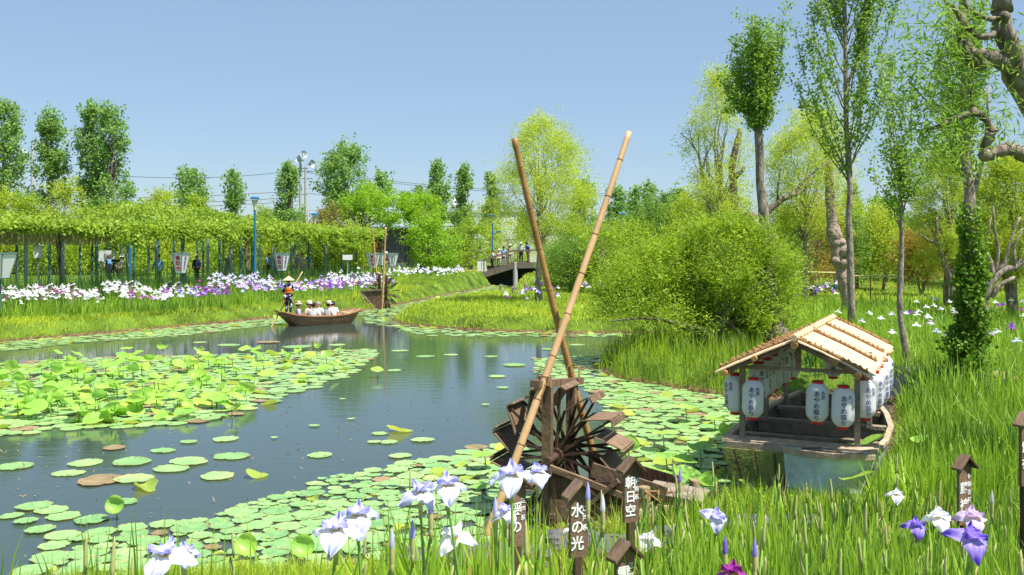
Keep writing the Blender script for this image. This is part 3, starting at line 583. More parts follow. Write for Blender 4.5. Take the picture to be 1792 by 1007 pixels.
# paper lanterns
def lan_r(z, R=.155, h=.27):
    t = np.clip(np.abs(np.asarray(z))/h, 0, 1); return R*(1-np.clip((t-.45)/.55, 0, 1)**2.6*.52)
def make_lantern():
    o = empty('paper_lantern', (0, 0, 0), 'white paper lantern', 'lantern', 'paper lanterns hung in the boat')
    m = MB(); zs = np.linspace(-.27, .27, 55); m.lathe([(float(lan_r(z))+(.0022 if i % 2 else -.0022), z) for i, z in enumerate(zs)], 28); m.build('paper_body', paper, o, smooth=True)
    for s in (-1, 1):
        m = MB(); m.lathe([(.0, s*.262), (.078, s*.262), (.08, s*.302), (.072, s*.306), (.0, s*.306)], 20); m.build('rim', redp, o)
    text(o, 'lettering', 'あやめ祭り', .086, navy, (0, 0, -.035), bold=.008, ls=1.0, cyl=(.155, lan_r, -.18))
    text(o, 'small_lettering', '佐原', .062, navy, (0, 0, .12), bold=.004, ls=1.0, cyl=(.155, lan_r, .36))
    e = MB(); a0 = 1.5
    def st(p):   # a brush stroke on the paper
        pts = [((float(lan_r(z))+.002)*sin(a0+a), -(float(lan_r(z))+.002)*cos(a0+a), z) for a, z in p]; e.tube(pts, .0035, 4)
    for p in ([(0, -.16), (.02, .0), (0, .06)], [(-.2, -.16), (-.15, -.02), (-.3, .03)], [(.12, -.16), (.18, -.03), (.3, .0)], [(-.3, -.18), (.3, -.18)], [(-.12, .05), (-.25, .09), (-.1, .1), (0, .07)], [(.12, .05), (.25, .09), (.1, .1), (0, .07)], [(0, .07), (-.05, .13), (.04, .15), (0, .07)], [(-.05, .03), (-.12, .0), (.1, -.01), (.06, .04)]): st(p)
    e.build('flower_drawing', navy, o)
    m = MB(); m.tube([(0, 0, .3), (0, 0, .36)], .006, 5); m.build('hanger', darkm, o)
    return o
def bw(x, y, z):   # boat local -> world
    c, s = cos(BY), sin(BY); return (BL[0]+c*x-s*y, BL[1]+s*x+c*y, z)
LT = make_lantern(); first = True
lspec = [(-.62, .1, 1.18, -5, 'front left, the first of the front row'), (.33-.05, .08, 1.19, -3, 'left one of the pair beside the right front post'), (.63, .05, 1.15, 3, 'right one of the pair beside the right front post'),
 (-.93, .34, 1.2, -50, 'outermost on the left, behind the left front post'), (-.66, .75, 1.34, 20, 'second in the row receding along the left side'), (-.64, 1.25, 1.35, 15, 'third in the row receding along the left side'), (-.63, 1.8, 1.36, 10, 'fourth in the row receding along the left side'), (-.62, 2.5, 1.37, 5, 'fifth in the row receding along the left side'), (-.58, 3.2, 1.38, 0, 'last in the row receding along the left side'),
 (.12, 3.3, 1.42, 0, 'hanging alone at the back under the far gable'), (.86, .62, 1.2, 18, 'right of the right front post'), (.93, 1.15, 1.24, 38, 'second on the right side behind the front post'), (.97, 1.7, 1.26, 48, 'third on the right side, mostly hidden under the eave'), (.97, 2.4, 1.28, 55, 'fourth on the right side under the eave'), (.94, 3.1, 1.3, 60, 'fifth on the right side under the eave'), (.55, 3.4, 1.38, 10, 'at the back near the far right post')]
for x, y, z, r, lb in lspec:
    o = LT if first else copy_thing(LT, (0, 0, 0), 0)
    o.location = bw(x, y, z); o.rotation_euler = (RD(random.uniform(-2, 2)), RD(random.uniform(-2, 2)), RD(r)+BY*.3); o['label'] = 'white paper lantern with blue writing, '+lb; first = False
# ---------------- people ----------------
def skinned(verts, edges, rad, sub=2):
    bm = bmesh.new(); L = bm.verts.layers.skin.verify(); vs = [bm.verts.new(v) for v in verts]
    for a, b in edges: bm.edges.new((vs[a], vs[b]))
    for i, v in enumerate(vs):
        r = rad[i]; v[L].radius = (r, r) if np.isscalar(r) else r; v[L].use_root = (i == 0)
    me = bpy.data.meshes.new('t'); bm.to_mesh(me); bm.free(); o = bpy.data.objects.new('t', me); COL.objects.link(o)
    s = o.modifiers.new('s', 'SKIN'); s.use_smooth_shade = True; u = o.modifiers.new('u', 'SUBSURF'); u.levels = sub; u.render_levels = sub
    bpy.context.view_layer.update(); out = bpy.data.meshes.new_from_object(o.evaluated_get(bpy.context.evaluated_depsgraph_get()))
    bpy.data.objects.remove(o); bpy.data.meshes.remove(me)
    V = np.array([v.co[:] for v in out.vertices]); F4 = [list(p.vertices) for p in out.polygons if len(p.vertices) == 4]; F3 = [list(p.vertices) for p in out.polygons if len(p.vertices) == 3]
    bpy.data.meshes.remove(out); return V, F4, F3
def cloth(n, c, c2=None, sc_=30): return M('cloth '+n, c, c2 or tuple(x*.75 for x in c), .85, sc_, (.7, .1), 0, spec=.1)
c_white = cloth('white', (.8, .8, .79)); c_blue = cloth('light blue', (.2, .38, .62)); c_navy = cloth('navy', (.03, .04, .09)); c_khaki = cloth('khaki', (.42, .36, .22)); c_grey = cloth('grey', (.3, .3, .3))
c_lav = cloth('lavender', (.55, .5, .66)); c_beige = cloth('beige', (.55, .47, .35)); c_black = cloth('black', (.03, .03, .035)); c_royal = cloth('royal blue', (.04, .12, .5)); c_pink = cloth('pale pink', (.75, .55, .5)); c_teal = cloth('teal', (.08, .25, .38))
c_yuk = M('patterned yukata cotton', (.75, .75, .82), (.02, .02, .08), .9, 9, (1.0, 0), 0, spec=.1, ramp=[(0, (.02, .02, .08)), (.62, (.025, .02, .09)), (.7, (.6, .6, .72)), (1, (.75, .75, .82))], detail=1)
c_obi = cloth('orange obi', (.85, .33, .02)); c_obir = cloth('red obi band', (.7, .08, .02)); strawh = M('straw hat', (.75, .6, .36), (.6, .45, .25), .8, 20, (.6, .2), .3, 60)
def person(loc, rz, label, shirt, trousers, head='hair', hatc=None, hair=None, H=1.62, pose='stand', arms=None, lean=0, sleeve=.55, long_=False, cat='person'):
    k = H/1.65; o = empty('person', loc, label, cat, None, rz, k); sit = pose == 'sit'
    pz = .14 if sit else .92; T = lambda x, y, z: (x, y+(z-pz)*lean, z)
    v = [T(0, 0, pz), T(0, .0, pz+.16), T(0, .01, pz+.36), T(0, 0, pz+.47), T(0, -.01, pz+.505), T(0, -.02, pz+.565), T(0, -.02, pz+.65), T(0, -.015, pz+.70)]
    r = [(.15, .11), (.125, .095), (.145, .1), (.08, .07), (.058, .058), (.07, .082), (.076, .092), (.045, .055)]
    e = [(0, 1), (1, 2), (2, 3), (3, 4), (4, 5), (5, 6), (6, 7)]; arm_i = []; leg_i = []
    ar = arms or {-1: ((-.24, .02, pz+.18), (-.26, -.06, pz-.04)), 1: ((.24, .02, pz+.18), (.26, -.06, pz-.04))}
    for s in (-1, 1):
        b = len(v); el_, ha = ar[s]; v += [T(s*.165, 0, pz+.43), T(*el_), T(*ha)]; r += [.056, .042, .03]; e += [(2, b), (b, b+1), (b+1, b+2)]; arm_i.append(b)
    for s in (-1, 1):
        b = len(v)
        if sit: v += [(s*.09, -.02, pz-.02), (s*.16, -.4, pz+.16), (s*.13, -.46, pz-.12), (s*.13, -.58, pz-.13)]
        else: v += [(s*.085, 0, pz-.05), (s*.095, -.02, .5), (s*.1, .01, .085), (s*.11, -.13, .035)]
        r += [.088, .06, .042, .033]; e += [(0, b), (b, b+1), (b+1, b+2), (b+2, b+3)]; leg_i.append(b)
    V, F4, F3 = skinned(v, e, r); m = MB(); m.add(V, F4, F3, var=.5)
    hd = v[6]
    for b, s in zip(arm_i, (-1, 1)):   # palm, fingers and thumb
        hp = Vector(v[b+2]); dd = (hp-Vector(v[b+1])).normalized(); sd = dd.cross(Vector((0, 1, 0))).normalized()
        for f in range(4): q = hp+sd*(f-1.5)*.018+dd*.02; m.tube([q, q+dd*.045, q+dd*(.07+.008*(f in (1, 2)))+Vector((0, -.02, 0))], [.01, .009, .006], 5)
        m.tube([hp+sd*.02*s, hp+sd*.05*s+dd*.03, hp+sd*.055*s+dd*.055], [.012, .01, .007], 5)
    m.tube([(0, hd[1]-.085, hd[2]+.0), (0, hd[1]-.115, hd[2]-.03)], [.008, .015], 6)   # nose
    m.box((0, hd[1]-.088, hd[2]-.068), (.045, .012, .01), mi=1)
    for s in (-1, 1):
        m.box((s*.032, hd[1]-.086, hd[2]-.0), (.024, .01, .01), mi=2); m.tube([(s*.078, hd[1]+.0, hd[2]-.04), (s*.085, hd[1]+.01, hd[2]), (s*.08, hd[1]+.01, hd[2]+.02)], [.01, .015, .008], 5)
    m.build('body', [skin, redink, hairb], o, smooth=True)
    # clothes: shells over the body
    def shell(idx, ed, rr, nm, mat_):
        mp = {q: i for i, q in enumerate(idx)}; V, F4, F3 = skinned([VV[q] for q in idx], [(mp[a], mp[b]) for a, b in ed], rr); q = MB(); q.add(V, F4, F3, var=.5); return q.build(nm, mat_, o, smooth=True)
    VV = list(v); n0 = len(VV); la, ra = arm_i
    for b in arm_i:
        VV.append(tuple(np.array(VV[b+1])*(1-sleeve*.0)+0)); f = sleeve
        a = np.array(v[b]); el2 = np.array(v[b+1]); ha2 = np.array(v[b+2]); VV.append(tuple(a+(el2-a)*min(1, f*1.4)) if f < .7 else tuple(el2+(ha2-el2)*.75))
    ed = [(0, 1), (1, 2), (2, 3)]; idx = [0, 1, 2, 3]; rr = [(.18, .14), (.165, .13), (.185, .135), (.085, .075)]
    for j, b in enumerate(arm_i):
        end = n0+2*j+1
        if sleeve < .7: idx += [b, end]; rr += [.072, .062]; ed += [(2, b), (b, end)]
        else: idx += [b, b+1, end]; rr += [.072, .062, .055]; ed += [(2, b), (b, b+1), (b+1, end)]
    sh = shell(idx, ed, rr, 'shirt', shirt)
    idx = [0]; ed = []; rr = [(.16, .125)]
    for b in leg_i: idx += [b, b+1, b+2]; ed += [(0, b), (b, b+1), (b+1, b+2)]; rr += [.102, .08, .065]
    shell(idx, ed, rr, 'trousers', trousers)
    for b in leg_i:
        f = v[b+2]; t = v[b+3]; q = MB(); q.box(((f[0]+t[0])/2, (f[1]+t[1])/2-.01, max(.035, t[2]+.005)), (.09, .25, .075), taper=.8); q.build('shoe', c_black, o)
    hx, hy, hz = hd; hr = MB()
    if head != 'bald':
        th = np.linspace(0, 1, 7)*pi*.52; hr.lathe([(.092*sin(a)+.002, .115*cos(a)) for a in th], 14, (0, hy+.012, hz+.0))
        for s in (-1, 0, 1): hr.tube([(s*.05, hy+.05, hz+.05), (s*.06, hy+.068, hz-.01), (s*.05, hy+.055, hz-.07)], [.04, .04, .022], 7)
        hr.build('hair', hair or hairb, o, smooth=True)
    if head in ('cap', 'sunhat', 'cone'):
        h = MB()
        if head == 'cone':
            h.lathe([(.001, .21), (.05, .175), (.14, .10), (.24, .03), (.27, .0), (.262, -.006), (.13, .075), (.02, .15)], 24, (0, hy, hz+.03)); h.build('hat', strawh, o)
            q = MB(); q.tube([(0, hy, hz+.2), (0, hy, hz+.27)], [.035, .012], 7); q.build('hat_tip', c_obir, o)
        else:
            br = .17 if head == 'sunhat' else .1
            h.lathe([(.001, .125), (.06, .12), (.095, .08), (.1, .02), (br, .0), (br, -.008), (.098, .01), (.09, .0)], 18, (0, hy, hz+.035))
            if head == 'cap': h.box((0, hy-.14, hz+.04), (.14, .11, .012), Euler((RD(12), 0, 0)).to_matrix())
            h.build('hat', hatc or c_white, o, smooth=False)
    return o
# the passenger boat
SB = (*W(500, 573), 0); sbY = -RD(54); sb_loc = (-9.35, 41.35, 0)
pb = empty('passenger_boat', sb_loc, 'long brown wooden punt with people aboard, seen from its broad stern', 'boat', None, sbY)
pbm = M('oiled brown hull', (.34, .20, .11), (.2, .11, .06), .5, 3, (.7, .2), .15, 20, stretch=(1, .3, 1)); pbi = M('tan inner planks', (.5, .36, .22), (.32, .21, .12), .7, 4); pbr = M('reddish gunwale', (.5, .26, .12), (.36, .18, .08), .5, 4)
secs = [(-.55, .0, .62, .42, .60, .03), (-.1, .2, .72, .52, .48, -.06), (.6, .6, .82, .62, .40, -.1), (1.5, 1.5, .86, .66, .38, -.1), (2.2, 2.2, .76, .54, .42, -.07), (2.8, 2.6, .52, .32, .52, .0), (3.05, 2.8, .34, .16, .6, .08)]
hull(pb, secs, pbm, pbi, pbr, .04)
for y, z, b in ((-.25, .45, .6), (2.5, .44, .5)):
    m = MB(); m.box((0, y, z), (b*1.9, .55 if y < 0 else .3, .03)); m.build('deck', pbi, pb)
for y in (.7, 1.4, 2.0):
    m = MB(); m.box((0, y, .2), (1.3, .14, .04)); m.build('thwart', pbi, pb)
m = MB(); m.box((0, 1.15, .0), (1.0, 2.3, .03)); m.build('floor_plank', pbi, pb)
def sbw(x, y, z): c, s = cos(sbY), sin(sbY); return (sb_loc[0]+c*x-s*y, sb_loc[1]+s*x+c*y, z)
# rower: seen from behind
rw = person(sbw(.02, -.18, .475), RD(172), 'person standing at the stern in patterned yukata, orange sash and conical straw hat', c_yuk, c_yuk, 'cone', H=1.5, sleeve=.9, arms={-1: ((-.26, -.08, 1.12), (-.1, -.25, 1.3)), 1: ((.27, -.02, 1.1), (.25, -.2, .98))}, cat='person')
m = MB(); m.lathe([(.165, 0), (.178, .03), (.178, .24), (.165, .27)], 16, (0, 0, 1.0)); q = m.build('obi', c_obi, rw); q.scale = (1, .82, 1)
m = MB(); m.lathe([(.183, 0), (.186, .01), (.186, .06), (.183, .07)], 16, (0, 0, 1.09)); q = m.build('sash_band', c_obir, rw); q.scale = (1, .82, 1)
m = MB(); m.box((.12, .12, .84), (.09, .02, .4)); m.build('sash_tail', c_obir, rw)
pole('punting_pole', P(473, 575, 40.6)-Vector((.25, .1, .5)), P(529, 476, 42.4), .032, .026, bam, 'long thin bamboo punting pole held by the standing rower', None, 9, n=8)
seats = [(-.3, .55, 115, 'nearest the rower, in a lavender shirt and beige sun hat', c_lav, 'sunhat', c_beige, hairb), (-.28, 1.25, 60, 'in pale pink with a white cap, beside the black haired passenger', c_pink, 'cap', c_white, hairb), (.34, 1.15, 170, 'with short black hair and a white shirt, back towards the pond', c_white, 'hair', None, hairb),
 (-.32, 1.85, -10, 'with grey hair and a white shirt, facing the pond', c_white, 'hair', None, hairg), (.3, 2.15, 150, 'in a white shirt and white cap', c_white, 'cap', c_white, hairb), (-.22, 2.75, 200, 'with black hair, farthest forward in the boat', c_white, 'hair', None, hairb)]
for x, y, r, lb, sh, hd, hc, hr in seats:
    person(sbw(x, y*.72, .03), RD(r)+sbY*0, 'seated boat passenger '+lb, sh, c_grey, hd, hc, hr, H=1.72, pose='sit')
# ---------------- wisteria pergola ----------------
PGL = float(np.linalg.norm(PG1-PG0)); PGW = 6.5
def pg(u, v): return PG0+PGD*u-PGN*v      # u along, v backwards
pgo = empty('wisteria_pergola', (*PG0, gz(*PG0)), 'long trellis of grey and green posts along the far left bank', 'pergola'); base = np.array([PG0[0], PG0[1], gz(*PG0)])
zt = 4.05
fronts = []
for i in range(17):
    u = 1.0+i*PGL/17.0
    for j, v in enumerate((.4, 3.2, 6.1)):
        p = pg(u+(.5 if j else 0), v); g = gz(*p); m = MB(); a = np.array([p[0], p[1], g-.1])-base; r = .085 if j == 0 else .07
        m.tube([a, a+[0, 0, (zt-g+.1)*.5], a+[0, 0, zt-g+.1]], [r, r, r], 8); m.build('post', (tealp if i % 3 == 1 else greyp) if j == 0 else tealp, pgo)
for v in (.4, 3.2, 6.1):
    a = pg(-.5, v); b = pg(PGL+.5, v); m = MB(); m.beam(np.array([*a, zt])-base, np.array([*b, zt])-base, .12, .14); m.build('long_beam', greyp, pgo)
for i in range(34):
    a = pg(i*PGL/33, -.1); b = pg(i*PGL/33, PGW+.1); m = MB(); m.beam(np.array([*a, zt+.1])-base, np.array([*b, zt+.1])-base, .08, .08); m.build('cross_rafter', greyp, pgo)
wv = empty('wisteria_vine', (*PG0, base[2]), 'mass of bright green wisteria leaves covering the pergola roof', 'vine')
def mound(u, v): return zt+.25+.9*smooth(np.minimum(v+.6, PGW+.6-v)/1.6)*(.3+.6*noise2(u, v, .35, 21)+.35*noise2(u, v, 1.7, 22)+.75*np.exp(-((u-17)/6.5)**2)+.3*np.exp(-((u-5)/3)**2))+.12*(u > PGL*.33)
m = MB(); n = 60000; u = rng.uniform(-1, PGL+.8, n); v = -.7+rng.uniform(0, 1, n)**1.5*(PGW+1.2); zc = mound(u, v)+rng.uniform(-.22, .1, n)
edge = rng.uniform(0, 1, n) < .36; v = np.where(edge, -.75+rng.uniform(-.12, .3, n)+.2*noise2(u, u*0, 2.5, 8), v); drop = np.clip(.55+.8*noise2(u, 0*u, .8, 9)+.4*noise2(u, 0*u, 3, 10), .0, 1.6)*smooth((u-7)/8+.25)
zc = np.where(edge, lerp(zt+.15-drop, mound(u, v+.4)+.05, rng.uniform(0, 1, n)), zc)
p = PG0[None]+PGD[None]*u[:, None]-PGN[None]*v[:, None]; C = np.column_stack([p, zc])-base
C[n//3:] = C[(rng.integers(0, n//3, n-n//3)//9)*9]+rng.normal(size=(n-n//3, 3))*[.16, .16, .1]
leaves(m, C, .19, .55, .35, var=np.clip(.45+.3*noise2(u*1.0, v+zc*2, 2.2, 5)+rng.uniform(-.35, .35, n), 0, 1)); m.build('foliage', L_wis, wv)
m = MB(); n = 5200; u = rng.uniform(-1, 15, n); v = rng.uniform(-.3, PGW, n); keep = rng.uniform(0, 1, n) < smooth((15-u)/6); u, v = u[keep], v[keep]; n = len(u)
p = PG0[None]+PGD[None]*u[:, None]-PGN[None]*v[:, None]; ln = rng.uniform(.25, .75, n); a = np.column_stack([p, np.full(n, zt+.1)])-base; sx = np.array([.02, 0, 0]); bb = a-np.column_stack([0*ln, 0*ln, ln])
V = np.stack([a-sx, a+sx, bb+sx*.7, bb-sx*.7], 1).reshape(-1, 3); m.add(V, np.arange(n*4).reshape(-1, 4), var=np.repeat(rng.uniform(0, 1, n), 4)); m.build('hanging_pod', L_pod, wv).__setitem__('kind', 'stuff')
for px, py0, Y, r, bend in ((106, 470, 45.5, .13, .35), (400, 480, 58.5, .14, -.5), (432, 470, 61, .15, .3), (540, 470, 66, .12, .2)):
    x = XX(px, Y); g = gz(x, Y); m = MB(); a = np.array([x, Y, g])-base; h = zt-g+.3
    m.tube([a+[.35*bend*2, 0, -.1], a+[.1*bend, 0, h*.3], a+[-.2*bend, .1, h*.55], a+[-.5*bend, .1, h*.8], a+[-.55*bend, .1, h]], [r*1.2, r*.9, r*.85, r, r*.8], 9)
    m.tube([a+[-.3*bend, .1, h*.7], a+[.6, .3, h]], [r*.5, r*.3], 7); m.build('trunk', bark_w, wv, smooth=True)
#==PART3==
# ---------------- people on the banks ----------------
def gp(px, Y): x = XX(px, Y); return (x, Y, gz(x, Y))
person(gp(190, 49.5), RD(60), 'grey haired man in a light blue shirt standing beside a camera tripod under the pergola', c_blue, c_grey, 'hair', None, hairg, 1.7)
person(gp(209, 50.5), RD(-60), 'person in white shirt and sun hat bending right of the tripod', c_white, c_khaki, 'sunhat', c_white, hairb, 1.6, lean=.25)
person(gp(277, 52.5), RD(10), 'person in a long blue shirt and dark hat behind a pergola post', c_blue, c_teal, 'sunhat', c_black, hairb, 1.62, sleeve=.9)
person(gp(321, 54.5), RD(30), 'person with a grey sun hat almost hidden behind the second banner lantern', c_royal, c_grey, 'sunhat', c_grey, hairb, 1.72)
person(gp(344, 55.5), RD(-15), 'person in a dark jacket and beige hat with arms folded under the pergola', c_navy, c_black, 'sunhat', c_beige, hairb, 1.6, sleeve=.9)
person(gp(471, 61.5), RD(20), 'person in a blue shirt left of the third banner lantern', c_blue, c_navy, 'hair', None, hairb, 1.65)
person(gp(484, 62), RD(170), 'dark haired person in navy behind the third banner lantern', c_navy, c_grey, 'hair', None, hairb, 1.62)
person(gp(520, 63.5), RD(-30), 'person in a grey shirt right of the third banner lantern', c_grey, c_khaki, 'sunhat', c_beige, hairb, 1.6)
person(gp(529, 64.5), RD(30), 'person in khaki beside the person in grey under the pergola', c_khaki, c_grey, 'hair', None, hairb, 1.62)
person(gp(541, 65.5), RD(70), 'person in a bright blue shirt at the right end of the group under the pergola', c_royal, c_beige, 'cap', c_white, hairb, 1.66)
person(gp(661, 86), RD(10), 'person in black at the doorway of the grey hut', c_black, c_black, 'cap', c_black, hairb, 1.7)
person(gp(676, 78), RD(10), 'person in navy between the two rightmost banner lanterns', c_navy, c_grey, 'sunhat', c_white, hairb, 1.62)
# camera tripod
x, y, g = gp(199, 49.3); t = empty('camera_tripod', (x, y, g), 'black camera on a tripod beside the man in the blue shirt', 'tripod')
for k in range(3): m = MB(); m.tube([(.0, 0, 1.25), (.35*cos(k*2.1), .35*sin(k*2.1), 0)], [.03, .02], 6); m.build('leg', c_black, t)
m = MB(); m.box((0, 0, 1.36), (.2, .14, .14)); m.tube([(.08, 0, 1.36), (.3, 0, 1.36)], .06, 10); m.build('camera', c_black, t)
# ---------------- arched bridge ----------------
BG = P(846, 478, 84); bgx, bgy = BG.x, 82.0
br_ = empty('footbridge', (bgx, bgy, 1.0), 'weathered timber footbridge rising to a level deck over the side channel', 'bridge')
sc_b = bgy/F; prof = [(0, .02), (.9, .32), (2.6, .84), (5.6, .90), (7.2, .84)]
for yy in (0, 2.2):
    m = MB()
    for (a, za), (b, zb) in zip(prof[:-1], prof[1:]): m.beam((a, yy, za-.16), (b, yy, zb-.16), .14, .44)
    m.build('girder', wood_b, br_)
    m = MB()
    for (a, za), (b, zb) in zip(prof[:-1], prof[1:]): m.beam((a-.0, yy, za+1.12), (b, yy, zb+1.12), .14, .13)
    m.build('handrail', wood_b, br_)
    for k in range(8):
        xx = .1+k*.95; zz = float(np.interp(xx, [q[0] for q in prof], [q[1] for q in prof])); m = MB(); m.box((xx, yy, zz+.42), (.11, .11, 1.42)); m.build('rail_post', wood_b, br_)
for (a, za), (b, zb) in zip(prof[:-1], prof[1:]):
    m = MB(); m.beam((a, 1.1, za+.07), (b, 1.1, zb+.07), 2.3, .06); m.build('deck', wood_b, br_)
for xx, yy in ((2.75, .1), (2.75, 2.1), (6.6, .1)): m = MB(); m.tube([(xx, yy, -1.3), (xx, yy, 1.0)], .2, 12); m.build('pier', conc, br_)
m = MB(); m.box((3.4, 2.45, -.2), (6.2, .12, 1.7)); m.build('deck_shade_sheet', darkm, br_)  # dark sheet added behind the deck to stand in for the shadow below
def bp_(px, yy): xx = XX(px, bgy+yy)-bgx; return (bgx+xx, bgy+yy, 1.0+float(np.interp(xx, [q[0] for q in prof], [q[1] for q in prof]))+.1)
person(bp_(862, .7), RD(-70), 'dark haired person in a white top and black trousers at the foot of the bridge', c_white, c_black, 'hair', None, hairb, 1.6)
person(bp_(873, 1.2), RD(10), 'person in pale pink and yellow hat low behind the bridge rail', c_pink, c_beige, 'sunhat', strawh, hairb, 1.5)
person(bp_(881, .7), RD(30), 'person in a navy cap and pale shirt on the bridge slope', c_blue, c_grey, 'cap', c_navy, hairb, 1.6)
person(bp_(893, .9), RD(10), 'person in khaki with a white hat on the bridge', c_khaki, c_beige, 'sunhat', c_white, hairb, 1.62)
person(bp_(912, .5), RD(-10), 'person in a white hat, white sleeves and black apron leaning on the bridge rail', c_white, c_black, 'sunhat', c_white, hairb, 1.66, sleeve=.9, lean=-.1)
person(bp_(925, .6), RD(-50), 'person in a royal blue shirt and beige trousers bending over the bridge rail', c_royal, c_beige, 'cap', c_navy, hairb, 1.66, lean=-.35)
# ---------------- banner lanterns, posts, boards ----------------
def banner(px, pytop, pybot, Y, wpx, rz, label, faces, white_side=True):
    t = P(px, pytop, Y); b = P(px, pybot, Y); g = gz(t.x, Y); o = empty('banner_lantern', (t.x, Y, g), label, 'lantern sign', 'white lantern signs on poles', RD(rz)); Ht = t.z-g; Hb = b.z-g; wt = wpx/F*Y*.5; wb = wt*.52
    m = MB(); m.tube([(0, 0, -.3), (0, 0, Hb+.05)], .035, 8); m.build('pole', tealp, o)
    ns = 6; a0 = pi/ns
    def c(k, r): a = a0+2*pi*k/ns-pi/2; return (r*cos(a), r*sin(a))
    for k in range(ns):
        A = c(k, wt); B = c(k+1, wt); C_ = c(k+1, wb); D = c(k, wb); m = MB(); m.add([(*A, Ht), (*B, Ht), (*C_, Hb), (*D, Hb)], [[3, 2, 1, 0]]); m.build('panel', panelm, o)
        m = MB(); m.tube([(*A, Ht), (*D, Hb)], .022, 5, cap=False); m.build('edge_bar', greyp, o)
    for z, r in ((Ht, wt*1.03), (Hb, wb*1.05)):
        m = MB(); m.tube([(*c(k, r), z) for k in range(7)], .028, 5); m.build('ring_frame', tealp, o)
    m = MB(); m.add([(*c(k, wt*.97), Ht-.01) for k in range(ns)], None, [[0, i, i+1] for i in range(1, ns-1)]); m.build('lid', whitep, o)
    for fk, body, mt in faces:   # panel index 5.. front is k=-1
        a = a0+2*pi*(fk+.5)/ns-pi/2; ap = cos(pi/ns); r = (wt+wb)/2*ap+.012; H = Ht-Hb
        tilt = math.atan2((wt-wb)*ap, H); sz = H*.8/len(body)/.98
        q = text(o, 'lettering', body, min(sz, H*.26), mt, (r*cos(a), r*sin(a), (Ht+Hb)/2), bold=.03, ls=.9 if len(body) > 3 else 1.1)
        q.matrix_local = Matrix.Translation((r*cos(a), r*sin(a), (Ht+Hb)/2)) @ Matrix.Rotation(a+pi/2, 4, 'Z') @ Matrix.Rotation(tilt, 4, 'X')
    return o
F1 = [(-1, '香取市', redink), (0, 'あやめまつり', navy), (1, '香取市', redink), (2, 'あやめまつり', navy), (-3, '香取市', redink)]
banner(1, 444, 487, 38, 56, 4, 'leftmost white lantern sign, cut by the left edge, written in blue', [(-1, 'あやめまつり', navy), (-2, '香取市', redink)])
banner(316, 444, 478, 46.5, 33, -2, 'white lantern sign on a pole in front of the pergola with three red characters', [(-1, '香取市', redink), (0, 'あやめまつり', navy), (2, '香取市', redink)])
banner(493, 444, 474, 51, 30, -8, 'white lantern sign standing behind the rower, with red and blue characters', [(-1, '香取市', redink), (0, 'あやめまつり', navy), (2, '香取市', redink)])
banner(653, 444, 469, 61, 25, -6, 'white lantern sign on the left of the far pair beside the thin bamboo pole', [(-1, '香取市', redink), (0, 'あやめまつり', navy)])
banner(667, 444, 465, 66, 20, -14, 'white lantern sign half hidden behind the left one of the far pair', [(-1, 'あやめまつり', navy)])
banner(686, 444, 466, 63, 22, 8, 'white lantern sign right of the thin bamboo pole with blue characters facing front', [(-1, 'あやめまつり', navy), (-2, '香取市', redink)])
def board(name, px, py0, py1, wpx, Y, label, house=False, marks=0):
    a = P(px, py0, Y); b = P(px, py1, Y); g = gz(a.x, Y); o = empty(name, (a.x, Y, g-.05), label, 'board'); w_ = wpx/F*Y/2; z1 = a.z-g; z0 = b.z-g
    m = MB(); pl = [(-w_, 0, z0), (w_, 0, z0), (w_, 0, z1-(w_*.45 if house else 0))]+([(0, 0, z1)] if house else [])+[(-w_, 0, z1-(w_*.45 if house else 0))]
    m.prism(pl, (0, 0, 0), (0, .05, 0)); m.build('board', whitep, o)
    if house:
        for s in (-1, 1): m = MB(); m.beam((0, -.03, z1+.03), (s*w_*1.15, -.03, z1-w_*.5), .16, .03); m.build('roof_board', greyp, o)
    for s in ((-.6, .6) if wpx > 22 else (0,)): m = MB(); m.box((s*w_, .07, z0/2+.1), (.07, .07, z0+.3)); m.build('post', greyp, o)
    for k in range(marks): m = MB(); m.box((w_*(-.1+.3*k), -.012, (z0+z1)/2), (w_*.2, .006, (z1-z0)*.4)); m.build('printed_panel', greyp, o)
    return o
board('notice_board', 66, 426, 450, 15, 52, 'small white house shaped board behind the left pergola posts', True)
board('notice_board', 185, 437, 456, 30, 53, 'wide white notice board behind the man with the tripod', False, 2)
board('notice_board', 608, 445, 454, 17, 66, 'low white board at the right end of the pergola')
board('notice_board', 1411, 423, 429, 9, 60, 'tiny white and blue board left of the knobbly trunk', False, 1)
for i, (px, py, Y) in enumerate(((87, 499, 42), (126, 499, 42.5), (228, 494, 45), (296, 494, 47), (312, 495, 47.5))):
    t = P(px, py, Y); g = gz(t.x, Y); o = empty('name_stake', (t.x, Y, g), 'small grey name stake with a pale slanted top among the far irises', 'stake', 'grey name stakes in the far iris bed'); h = t.z-g
    m = MB(); m.box((0, 0, h/2-.02), (.16, .06, h)); m.build('board', wood_g, o); m = MB(); m.box((0, 0, h), (.24, .16, .04), Euler((0, RD(-25), 0)).to_matrix()); m.build('cap', whitep, o)
